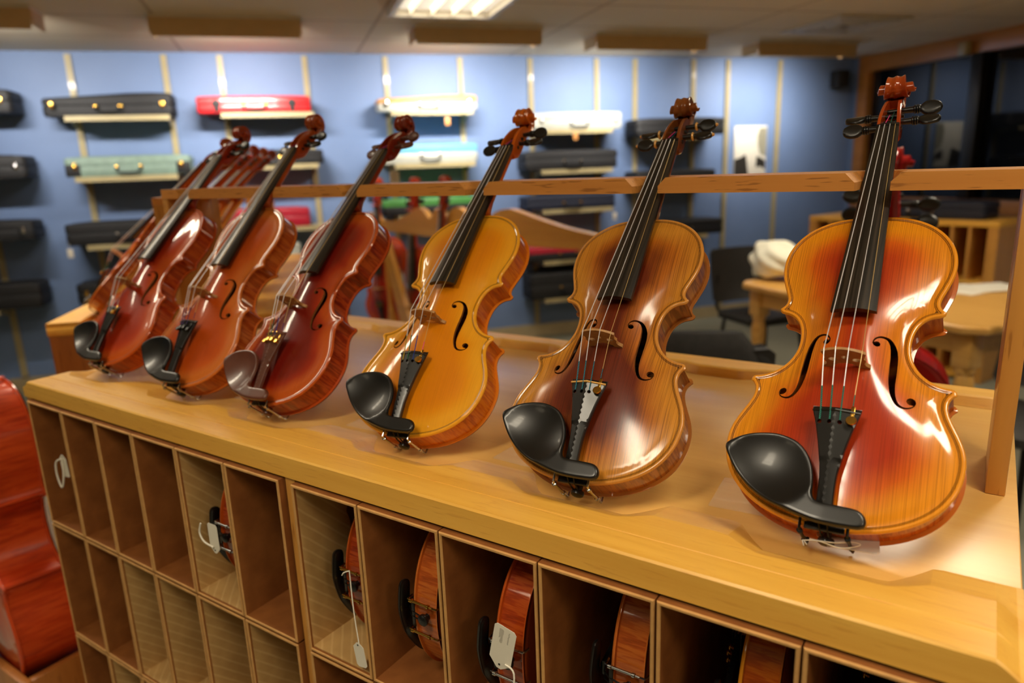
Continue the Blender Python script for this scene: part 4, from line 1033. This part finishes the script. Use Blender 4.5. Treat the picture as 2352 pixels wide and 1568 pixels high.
# ceiling valances that hide the wall washers
for i, (a, b) in enumerate(((-3.85, -2.98), (-2.47, -1.66), (-.98, -.13), (.31, 1.2), (1.77, 2.72))):
    off = (1.42, 1.28, 1.14, 1.0, .80)[i]
    r = at_wall('light_valance', (a + b) / 2, CEIL, off, 'tan ceiling light valance washing the blue wall, %s from the left' % UN[i].replace('leftmost', 'first'), 'ceiling light', 'light valances along the blue wall'); w = b - a
    bm = NB(); prism(bm, [(-w / 2, -.0005), (w / 2, -.0005), (w / 2 - .012, -.11), (-w / 2 + .012, -.11)], lambda p: (p[0], -.01 - .0, p[1]), lambda p: (p[0], 0, p[1])); bmesh.ops.recalc_face_normals(bm, faces=bm.faces[:]); obj('front_panel', bm, MT['valance'], r, smooth=False)
    bm = NB(); box(bm, -w / 2, w / 2, -.03, .20, -.012, -.0005); obj('mounting_plate', bm, MT['lamp_metal'], r)
    for x in (-w / 2, w / 2 - .008):
        bm = NB(); box(bm, x, x + .008, .0005, .2, -.09, -.0125); obj('end_panel', bm, MT['valance'], r)
    bm = NB(); lathe(bm, (-w / 2 + .05, .10, -.05), (1, 0, 0), [(0, .014), (w - .1, .014)], 14); obj('tube_lamp', bm, MT['tube'], r)
    la = bpy.data.lights.new('wall_washer', 'AREA'); la.shape = 'RECTANGLE'; la.size = w * .8; la.size_y = .05; la.energy = (8, 12, 13, 9, 7)[i]; la.color = (1, .95, .88); la.spread = math.radians(100)
    lo = bpy.data.objects.new('wall_washer', la); COL.objects.link(lo); P = Vector(wpt((a + b) / 2, off - .10, CEIL - .075)); tgt = Vector(wpt((a + b) / 2 + .05, 0, H + .66))
    lo.location = P; lo.rotation_euler = (tgt - P).to_track_quat('-Z', 'Y').to_euler()
# troffers: the one in view, those above the counter and aisle, and added fill lamps
def troffer(x, y, label, power, rz=WA, L=.60, Wd=.60, view=False, col=(1, .87, .66)):
    r = empty('ceiling_troffer', (x, y, CEIL), rz, label, 'ceiling light', 'fluorescent ceiling troffers')
    bm = NB(); t = .03
    for a in ((-L / 2, L / 2, -Wd / 2, -Wd / 2 + t), (-L / 2, L / 2, Wd / 2 - t, Wd / 2), (-L / 2, -L / 2 + t, -Wd / 2 + t, Wd / 2 - t), (L / 2 - t, L / 2, -Wd / 2 + t, Wd / 2 - t)): box(bm, *a, -.05, -.0005)
    obj('frame', bm, MT['lamp_metal'], r, smooth=False)
    bm = NB(); box(bm, -L / 2 + t, L / 2 - t, -Wd / 2 + t, Wd / 2 - t, -.012, -.001); obj('diffuser', bm, MT['diffuser'], r, smooth=False)
    for k in range(1, 5):
        x_ = -L / 2 + L * k / 5; bm = NB(); box(bm, x_ - .003, x_ + .003, -Wd / 2 + t, Wd / 2 - t, -.05, -.0155); obj('louver_blade', bm, MT['lamp_metal'], r, smooth=False)
    la = bpy.data.lights.new('troffer_lamp', 'AREA'); la.shape = 'RECTANGLE'; la.size = L - .12; la.size_y = Wd - .12; la.energy = power; la.color = col; la.spread = math.radians(140)
    lo = bpy.data.objects.new('troffer_lamp', la); COL.objects.link(lo); lo.location = (x, y, CEIL - .014); lo.rotation_euler = (0, 0, rz)
    return r
troffer(-2.47, 3.22, 'louvred ceiling troffer cut by the top photo edge', 7)
troffer(.46, .44, 'ceiling troffer above the near end of the counter', 6, rz=0.0, L=.76, Wd=.27)
troffer(-.44, -.43, 'ceiling troffer above the aisle behind the camera', 11, rz=math.radians(74), L=.80, Wd=.34)
troffer(-2.5, .36, 'ceiling troffer above the far half of the counter', 16, rz=math.radians(40), L=1.1, Wd=.36)
troffer(-3.15, 1.55, 'ceiling troffer beyond the second counter', 13)
troffer(.34, 2.15, 'ceiling troffer between the counter and the table', 16)
troffer(1.45, -.25, 'unseen fill lamp added to the right of the counter', 16)  # added lamp, fills from the front right without showing in the varnish
troffer(-1.5, -1.7, 'unseen fill lamp added above the aisle to the left', 9)  # added out of view, makes up for the dimmer counter lamp
troffer(1.2, 3.9, 'unseen fill lamp above the right end of the table', 16)  # unseen lamp, set to brighten the table, chairs and cubby cabinet
troffer(-.75, 4.1, 'unseen fill lamp added above the left end of the table', 14)  # extra lamp out of view, added because the table area was too dark
# ceiling vent
p = onz(1940, 56, CEIL); r = empty('ceiling_vent', p, WA, 'square dark louvred air vent in the ceiling', 'vent')
bm = NB()
for k in range(4):
    s = .30 - k * .07
    for a in ((-s, s, -s, -s + .03), (-s, s, s - .03, s), (-s, -s + .03, -s + .03, s - .03), (s - .03, s, -s + .03, s - .03)): box(bm, *a, -.014 - .004 * (k % 2), -.0045)
obj('louver', bm, MT['lamp_metal'], r, smooth=False)
bm = NB(); box(bm, -.29, .29, -.29, .29, -.004, -.0005); obj('duct', bm, MT['vent'], r)
p = COR + 1.22 * N3; r = empty('ceiling_sensor', (p[0], p[1], H + 1.13), RA, 'small cream sensor on the wooden window trim', 'sensor')
bm = NB(); box(bm, -.04, .04, -.085, -.0205, -.05, .05, .012); obj('housing', bm, MT['metal_cream'], r)

# ------------------------------------------------------------------ second display counter behind the first, with violins leaning on its far left side
A2 = np.array([-1.98, .813, 0]); a2 = math.radians(45); e2 = np.array([math.cos(a2), math.sin(a2), 0]); l2 = np.array([-math.sin(a2), math.cos(a2), 0])
cab2 = empty('display_counter', A2 + .713 * e2, a2 + PI / 2, 'second wooden display counter standing at an angle behind the violins', 'cabinet')
L2, D2 = 1.5, .713
bm = NB(); box(bm, 0, L2, 0, D2, H - .022, H - .001, .002); obj('top_board', bm, MT['oak_x'], cab2)
for x in (0, L2 - .018):
    bm = NB(); box(bm, x, x + .018, .004, D2 - .004, 0, H - .0225); obj('end_panel', bm, MT['shade_wood'], cab2)
bm = NB(); box(bm, .0185, L2 - .0185, D2 / 2 - .01, D2 / 2 + .01, 0, H - .0225); box(bm, .0185, L2 - .0185, .02, D2 - .02, .05, .08); obj('inner_back', bm, MT['shade_wood'], cab2)
for y in (.0, D2 - .08):
    bm = NB(); prism(bm, [(y, -.0009), (y, .012), (y + .08, .012), (y + .08, -.0009)], lambda p: (.002, p[0], H + p[1]), lambda p: (L2 - .002, p[0], H + p[1])); bmesh.ops.recalc_face_normals(bm, faces=bm.faces[:]); obj('lip', bm, MT['oak_x'], cab2, smooth=False)
bm = NB(); RY = D2 / 2 + .06
P = [(0, RY - .12), (L2, RY - .12), (L2, RY)]
V2X = [.12 + .25 * i for i in range(6)]
for x in V2X[::-1]: P += [(x + .022, RY), (x + .020, RY - .075), (x - .020, RY - .075), (x - .022, RY)]
P += [(0, RY)]
prism(bm, P, lambda p: (p[0], p[1], H + .296), lambda p: (p[0], p[1], H + .314)); obj('neck_rail', bm, MT['beech_x'], cab2, smooth=False)
for x in (0.0005, L2 - .0185):
    bm = NB(); box(bm, x, x + .018, RY - .119, RY - .001, H - .0005, H + .2955); obj('rail_post', bm, MT['oak_z'], cab2)
M2 = cab2.matrix_basis.copy(); M2 = Matrix.Translation(cab2.location) @ Matrix.Rotation(a2 + PI / 2, 4, 'Z')
for i in range(5):
    p = M2 @ Vector((V2X[i], D2 - .105, 0))
    v = make_violin(VM, ['soft orange', 'red brown', 'orange red', 'soft orange', 'red brown'][i], ['violin leaning on the second counter, seen edge on behind the farthest orange violin', 'violin second along the second counter, scroll seen between two foreground necks', 'violin third along the second counter, in the row of small scrolls', 'violin fourth along the second counter, in the row of small scrolls', 'violin last along the second counter, farthest small scroll'][i], 'violins leaning on the second counter', tuners=1)
    R = lean_matrix(.73, a2 + PI / 2 + PI, .0); rest(v, R, p.x, p.y, H, VM['all_pts'])

# ------------------------------------------------------------------ cellos
CM = build_violin_meshes(rib=55.0, detail=2)
def cello(var, label, x, y, floor, R, sc=2.12, **k):
    v = make_violin(CM, var, label, 'cellos', name='cello', cat='cello', chin_rest=False, tuners=4, **k)
    rest(v, R, x, y, floor, CM['all_pts'], scale=sc); return v
c1 = cello('bright red', 'large orange red cello standing in a carpeted wooden box beside the cabinet end', -1.965, .70, .25, lean_matrix(0.0, math.radians(-8), 0))
st = empty('cello_box', (-1.95, .66, 0), 0, 'open wooden box with dark blue carpet holding the large cello', 'cello stand')
for nm, b, mt in (('side_board', (.20, .22, -.12, .12, 0, .37), 'shade_wood'), ('side_board', (-.36, -.34, -.12, .12, 0, .37), 'shade_wood'), ('end_board', (-.36, .22, -.14, -.1205, 0, .37), 'shade_wood'), ('end_board', (-.34, .20, .10, .12, 0, .37), 'shade_wood')):
    bm = NB(); box(bm, *b, .002); obj(nm, bm, MT[mt], st)
bm = NB(); box(bm, -.339, .199, -.119, .099, .0, .2495); obj('carpet_pad', bm, MT['blue_carpet'], st)
# crimson cello just behind the counter
p = CP + ray(1998, 345) * 1.68
c2 = cello('crimson', 'crimson cello behind the counter, black pegs showing around the nearest violin neck', p[0] + .045, p[1] + .06, p[2] - 595 * .00212, lean_matrix(.04, math.radians(185), 0))
zb = p[2] - 595 * .00212
st = empty('cello_platform', (p[0] + .045, p[1] + .06, 0), 0, 'low platform under the crimson cello behind the counter', 'cello stand')
bm = NB(); box(bm, -.25, .25, -.16, .16, zb - .03, zb - .001, .002); obj('top_board', bm, MT['shade_wood'], st)
for x in (-.22, .19):
    for y in (-.14, .11):
        bm = NB(); box(bm, x, x + .03, y, y + .03, 0, zb - .0305); obj('leg', bm, MT['shade_wood'], st)
# wooden cello rack with scalloped top rail
Pa, Pb = onz(850, 505, H + .0), onz(1390, 560, H + .0)
rd = (Pb - Pa) / np.linalg.norm(Pb - Pa); rn = np.array([rd[1], -rd[0], 0])
rk = empty('cello_rack', (Pa[0], Pa[1], 0), math.atan2(rd[1], rd[0]), 'wooden cello rack with a wavy scalloped top rail and splayed legs', 'cello rack')
def onrack(x, y):
    d = ray(x, y); k = ((Pa - CP) @ rn) / (d @ rn); Q = CP + d * k; return ((Q - Pa) @ rd, Q[2])
topl = [(842, 505), (841, 494), (848, 488), (858, 487), (869, 492), (877, 505), (900, 507), (920, 503), (944, 490), (956, 480), (966, 477), (978, 483), (988, 497), (994, 500), (1001, 488), (1009, 478), (1017, 482), (1024, 494), (1031, 499), (1041, 483), (1053, 476), (1066, 480), (1082, 496), (1104, 508), (1126, 500), (1140, 489), (1156, 482), (1174, 479), (1193, 484), (1237, 500), (1296, 520), (1344, 532), (1395, 543), (1425, 546)]
botl = [(1425, 577), (1390, 573), (1320, 571), (1201, 564), (1100, 553), (987, 542), (900, 531), (851, 524)]
tl = catmull([onrack(*q) for q in topl], 4); bl = catmull([onrack(*q) for q in botl], 2)
bm = NB(); poly = [tuple(q) for q in np.concatenate([tl, bl])]
r_ = delaunay_2d_cdt([Vector(q) for q in poly], [(i, (i + 1) % len(poly)) for i in range(len(poly))], [], 1, 1e-6)
A = [bm.verts.new((q[0], -.02, q[1])) for q in r_[0]]; B = [bm.verts.new((q[0], .02, q[1])) for q in r_[0]]
for f in r_[2]: bm.faces.new([A[i] for i in f]); bm.faces.new([B[i] for i in f[::-1]])
for e in [e for e in bm.edges if len(e.link_faces) == 1 and e.verts[0].co.y < 0]:
    a, b = e.verts; j, k = A.index(a), A.index(b); bm.faces.new((a, b, B[k], B[j]))
bmesh.ops.recalc_face_normals(bm, faces=bm.faces[:]); obj('scalloped_rail', bm, MT['cello_rack'], rk, angle=30)
xl, zl = onrack(868, 528); xr, _ = onrack(1390, 570); zr = onrack(1390, 575)[1]
for nm, x0, dx, zt, sp in (('leg', xl, .20, zl, .02), ('leg', xr - .16, .20, zr, .0)):
    bm = NB(); loft(bm, [[Vector((x0 + sp, -.022, 0)), Vector((x0 + sp + dx, -.022, 0)), Vector((x0 + sp + dx, .022, 0)), Vector((x0 + sp, .022, 0))], [Vector((x0, -.022, zt)), Vector((x0 + dx * .55, -.022, zt)), Vector((x0 + dx * .55, .022, zt)), Vector((x0, .022, zt))]]); bmesh.ops.recalc_face_normals(bm, faces=bm.faces[:]); obj(nm, bm, MT['cello_rack'], rk)
bm = NB(); w_ = .22
loft(bm, [[Vector((xl + .50, -.019, 0)), Vector((xl + .50 + w_, -.019, 0)), Vector((xl + .50 + w_, .019, 0)), Vector((xl + .50, .019, 0))], [Vector((xl + .03, -.019, zl)), Vector((xl + .03 + w_ * .5, -.019, zl)), Vector((xl + .03 + w_ * .5, .019, zl)), Vector((xl + .03, .019, zl))]]); bmesh.ops.recalc_face_normals(bm, faces=bm.faces[:]); obj('brace', bm, MT['cello_rack'], rk)
for nm, px, py, dd, var, lab, sc in (('a', 884, 408, .08, 'bright red', 'bright red cello behind the left end of the wooden rack, white tag at its scroll', 1.9), ('b', 976, 408, .22, 'bright red', 'red cello leaning behind the middle of the wooden rack', 2.12), ('c', 1050, 404, .06, 'red brown', 'dark brown cello leaning behind the rack beside the golden violin', 1.9)):
    d = ray(px, py); k = ((Pa - rn * dd - CP) @ rn) / (d @ rn); Q = CP + d * k
    h = max(.0, Q[2] - .595 * sc)
    yaw = math.atan2(rd[1], rd[0]) + math.radians({'a': 25, 'b': 10, 'c': -10}[nm])
    R = lean_matrix(0.0, yaw, 0)
    fx = Q + rn * -.0
    v = cello(var, lab, fx[0], fx[1], h, R, sc=sc)
    s_ = empty('cello_pad', (fx[0], fx[1], 0), yaw, 'low wooden floor block under the %s' % lab.split(' behind')[0].split(' leaning')[0] + (' at the left rack end' if nm == 'a' else ' at mid rack' if nm == 'b' else ' by the rack'), 'cello stand')
    bm = NB(); box(bm, -.16, .16, -.07, .07, 0, max(.01, h - .001), .001); obj('block', bm, MT['shade_wood'], s_)
# white tag on the left cello scroll
p = CP + ray(907, 412) * 3.0
r = empty('price_tag', p, WA, 'white tag beside the scroll of the bright red cello at the rack', 'tag', 'price tags on the wall cases')
bm = NB(); box(bm, -.02, .02, -.001, .001, -.035, .035, .0005); obj('card', bm, MT['white'], r); bm = NB(); tube(bm, [(0, 0, .035), (-.03, .01, .06)], .001, 6); obj('cord', bm, MT['cord'], r)

# ------------------------------------------------------------------ table, chairs and what lies on them
TZ = .75
TA, TB = onz(1688, 646, TZ), onz(2245, 757, TZ); td = (TB - TA) / np.linalg.norm(TB - TA); TLn = np.linalg.norm(TB - TA); TDp = .95
ta = math.atan2(td[1], td[0])
tb = empty('wooden_table', (TA[0], TA[1], 0), ta, 'light wooden table with turned legs behind the counter', 'table')
bm = NB(); c = .07
pl = [(c, 0), (TLn - c, 0), (TLn, c), (TLn, TDp - c), (TLn - c, TDp), (c, TDp), (0, TDp - c), (0, c)]
loft(bm, [[Vector((x + (.5 - x / TLn) * q, y + (.5 - y / TDp) * q, z)) for x, y in pl] for z, q in ((TZ - .038, .02), (TZ - .03, 0), (TZ - .008, 0), (TZ, .016))]); obj('tabletop', bm, MT['table'], tb, angle=30)
bm = NB()
for b in ((.12, TLn - .12, .08, .10), (.12, TLn - .12, TDp - .10, TDp - .08), (.08, .10, .12, TDp - .12), (TLn - .10, TLn - .08, .12, TDp - .12)): box(bm, *b, TZ - .14, TZ - .0385)
obj('apron', bm, MT['table'], tb, smooth=False)
for x in (.105, TLn - .105):
    for y in (.105, TDp - .105):
        bm = NB(); box(bm, x - .042, x + .042, y - .042, y + .042, TZ - .20, TZ - .0385, .003)
        lathe(bm, (x, y, TZ - .20), (0, 0, -1), [(0, .036), (.01, .040), (.025, .040), (.035, .030), (.05, .036), (.09, .043), (.16, .040), (.22, .034), (.235, .040), (.25, .034), (.40, .030), (.50, .026), (.53, .033), (.55, .022)], 20)
        obj('leg', bm, MT['table'], tb, angle=45)
def chair(x, y, rz, label):
    r = empty('chair', (x, y, 0), rz, label, 'chair', 'black chairs around the table')
    bm = NB(); loft(bm, [[Vector((sx * .22 * q, sy * .21 * q, z)) for sx, sy in ((-.8, -1), (.8, -1), (1, -.8), (1, .8), (.8, 1), (-.8, 1), (-1, .8), (-1, -.8))] for z, q in ((.425, .95), (.435, 1), (.465, 1), (.475, .94))]); obj('seat', bm, MT['chair'], r)
    bm = NB(); A = []
    L = []
    for s, z in ((0, .52), (.015, .54), (.05, .70), (.07, .86), (.075, .88)):
        hw = .225 - (.025 if z in (.52, .88) else 0)
        L.append([Vector((x_, .20 + s + .035 * (1 - (x_ / .2) ** 2) + th, z)) for th in (0, .022) for x_ in (np.linspace(-hw, hw, 9) if th == 0 else np.linspace(hw, -hw, 9))])
    loft(bm, L); bmesh.ops.recalc_face_normals(bm, faces=bm.faces[:]); obj('backrest', bm, MT['chair'], r)
    for sx in (-1, 1):
        bm = NB(); tube(bm, catmull([(sx * .17, .17, .43), (sx * .19, .235, .50), (sx * .17, .26, .70)], 4), .011, 8); obj('back_support', bm, MT['black_metal'], r)
        for sy in (-1, 1):
            bm = NB(); tube(bm, [(sx * .17, sy * .16, .43), (sx * .21, sy * .21, 0)], .012, 8); obj('leg', bm, MT['black_metal'], r)
    return r
p = onz(1748, 724, .45); chair(p[0], p[1], math.radians(52), 'black chair at the end of the table, back towards the blue wall')
p = CP + ray(2300, 830) * 2.75; chair(p[0] + .05, p[1], math.radians(-35), 'black chair under the right end of the table by the cabinet post')
p = CP + ray(1598, 760) * 2.6; c3 = chair(p[0], p[1], math.radians(205), 'black chair with a dark coat hung over its back')
q = Matrix.Rotation(math.radians(205), 3, 'Z')
co = empty('coat', (p[0], p[1], 0), math.radians(205), 'dark coat draped over a chair back behind the antiqued violin', 'coat')
bm = NB(); L = []
for z, hw, f, b in ((.30, .27, .10, .36), (.45, .26, .14, .36), (.62, .24, .17, .35), (.78, .21, .195, .345), (.88, .16, .215, .335), (.93, .12, .24, .31)):
    pts = []
    for k in range(28):
        a = 2 * PI * k / 28; cx, cy = math.cos(a), math.sin(a)
        w_ = 1 + .05 * math.sin(a * 7 + z * 5) * (1 if z < .8 else .3)
        pts.append(Vector((hw * math.copysign(abs(cx) ** .6, cx) * w_, (f + b) / 2 + (b - f) / 2 * math.copysign(abs(cy) ** .7, cy) * w_, z)))
    L.append(pts)
loft(bm, L); bmesh.ops.recalc_face_normals(bm, faces=bm.faces[:]); obj('body', bm, MT['coat'], co, angle=70)
for sx in (-1, 1):
    bm = NB(); tube(bm, catmull([(sx * .15, .26, .86), (sx * .22, .24, .72), (sx * .25, .20, .52), (sx * .24, .17, .36)], 4), [.05] * 4 + [.055] * 4 + [.05] * 4 + [.045], 10); obj('sleeve', bm, MT['coat'], co)
# white plush heap and papers on the table
p = onz(1790, 640, TZ); r = empty('plush_bag', p, ta, 'white fluffy bag lying on the table', 'bag')
bm = NB(); bmesh.ops.create_icosphere(bm, subdivisions=4, radius=1)
for v in bm.verts:
    n_ = 1 + .10 * math.sin(v.co.x * 5 + 1) * math.sin(v.co.y * 6) + .06 * math.sin(v.co.z * 9 + v.co.x * 7)
    v.co = Vector((v.co.x * .22 * n_, v.co.y * .14 * n_, max(-.6, v.co.z) * .10 * n_ * (1.2 - .4 * v.co.x)))
zm = min(v.co.z for v in bm.verts)
for v in bm.verts: v.co.z += -zm + .001
obj('fabric', bm, MT['fluff'], r, angle=80)
for i, (px, py, rz) in enumerate(((2222, 665, .1), (2275, 660, -.25))):
    p = onz(px, py, TZ + .001 + .004 * i); r = empty('paper_sheet', p, ta + rz, ['stack of white paper lying flat on the table', 'loose top sheet of paper on the table near the cabinet post'][i], 'paper', 'papers on the table')
    bm = NB(); box(bm, -.11, .11, -.15, .15, 0, .003); obj('sheets', bm, MT['white'], r, smooth=False)
# low cubby cabinet in front of the dark window
Ca, Cb = onz(1860, 495, H - .08), onz(2297, 510, H - .08); cd = (Cb - Ca) / np.linalg.norm(Cb - Ca); CL = np.linalg.norm(Cb - Ca); CH = H - .08
cb = empty('cubby_cabinet', (Ca[0], Ca[1], 0), math.atan2(cd[1], cd[0]), 'wooden cubby cabinet with narrow pigeonholes below the dark window', 'cabinet')
bm = NB(); box(bm, 0, CL, 0, .42, CH - .035, CH, .002); obj('top_board', bm, MT['oak_x'], cb)
for x in (0, CL - .06):
    bm = NB(); box(bm, x, x + .06, .002, .41, 0, CH - .0355); obj('side_panel', bm, MT['oak_z'], cb)
bm = NB(); box(bm, .0605, CL - .0605, .40, .41, 0, CH - .0355); obj('back_panel', bm, MT['shade_wood'], cb)
nc = 11; cw = (CL - .12) / nc
for z in (CH - .035 - .36, CH - .035 - .72, .02):
    bm = NB(); box(bm, .0605, CL - .0605, .004, .3995, z, z + .022); obj('shelf', bm, MT['oak_x'], cb)
for k in range(1, nc):
    bm = NB()
    for z0, z1 in ((CH - .035 - .3375, CH - .036), (CH - .035 - .6975, CH - .035 - .3605), (.0425, CH - .035 - .7205)): box(bm, .06 + k * cw - .009, .06 + k * cw + .009, .004, .3995, z0, z1)
    obj('divider', bm, MT['oak_z'], cb, smooth=False)
r = empty('violin_case', tuple(np.array([Ca[0], Ca[1], 0]) + cd * (CL - .52) + np.array([-cd[1], cd[0], 0]) * .33 + np.array([0, 0, CH + .0008])), math.atan2(cd[1], cd[0]), 'dark navy violin case lying on the cubby cabinet', 'violin case')
violin_case(r, .80, .12, .24, body='navy_cloth', hard='chrome', latch=False)

# ------------------------------------------------------------------ light balance and output
wd = bpy.data.worlds.new('room_air'); SC.world = wd; wd.use_nodes = True
wd.node_tree.nodes['Background'].inputs[0].default_value = (.02, .02, .02, 1); wd.node_tree.nodes['Background'].inputs[1].default_value = 0.2
SC.view_settings.view_transform = 'Standard'; SC.view_settings.look = 'None'; SC.view_settings.gamma = 1; SC.view_settings.use_curve_mapping = False
SC.view_settings.exposure = 0.2
cy = SC.cycles
cy.max_bounces = 7; cy.diffuse_bounces = 4; cy.glossy_bounces = 4; cy.transmission_bounces = 4; cy.transparent_max_bounces = 6
cy.caustics_reflective = False; cy.caustics_refractive = False; cy.sample_clamp_indirect = 6; cy.use_denoising = True
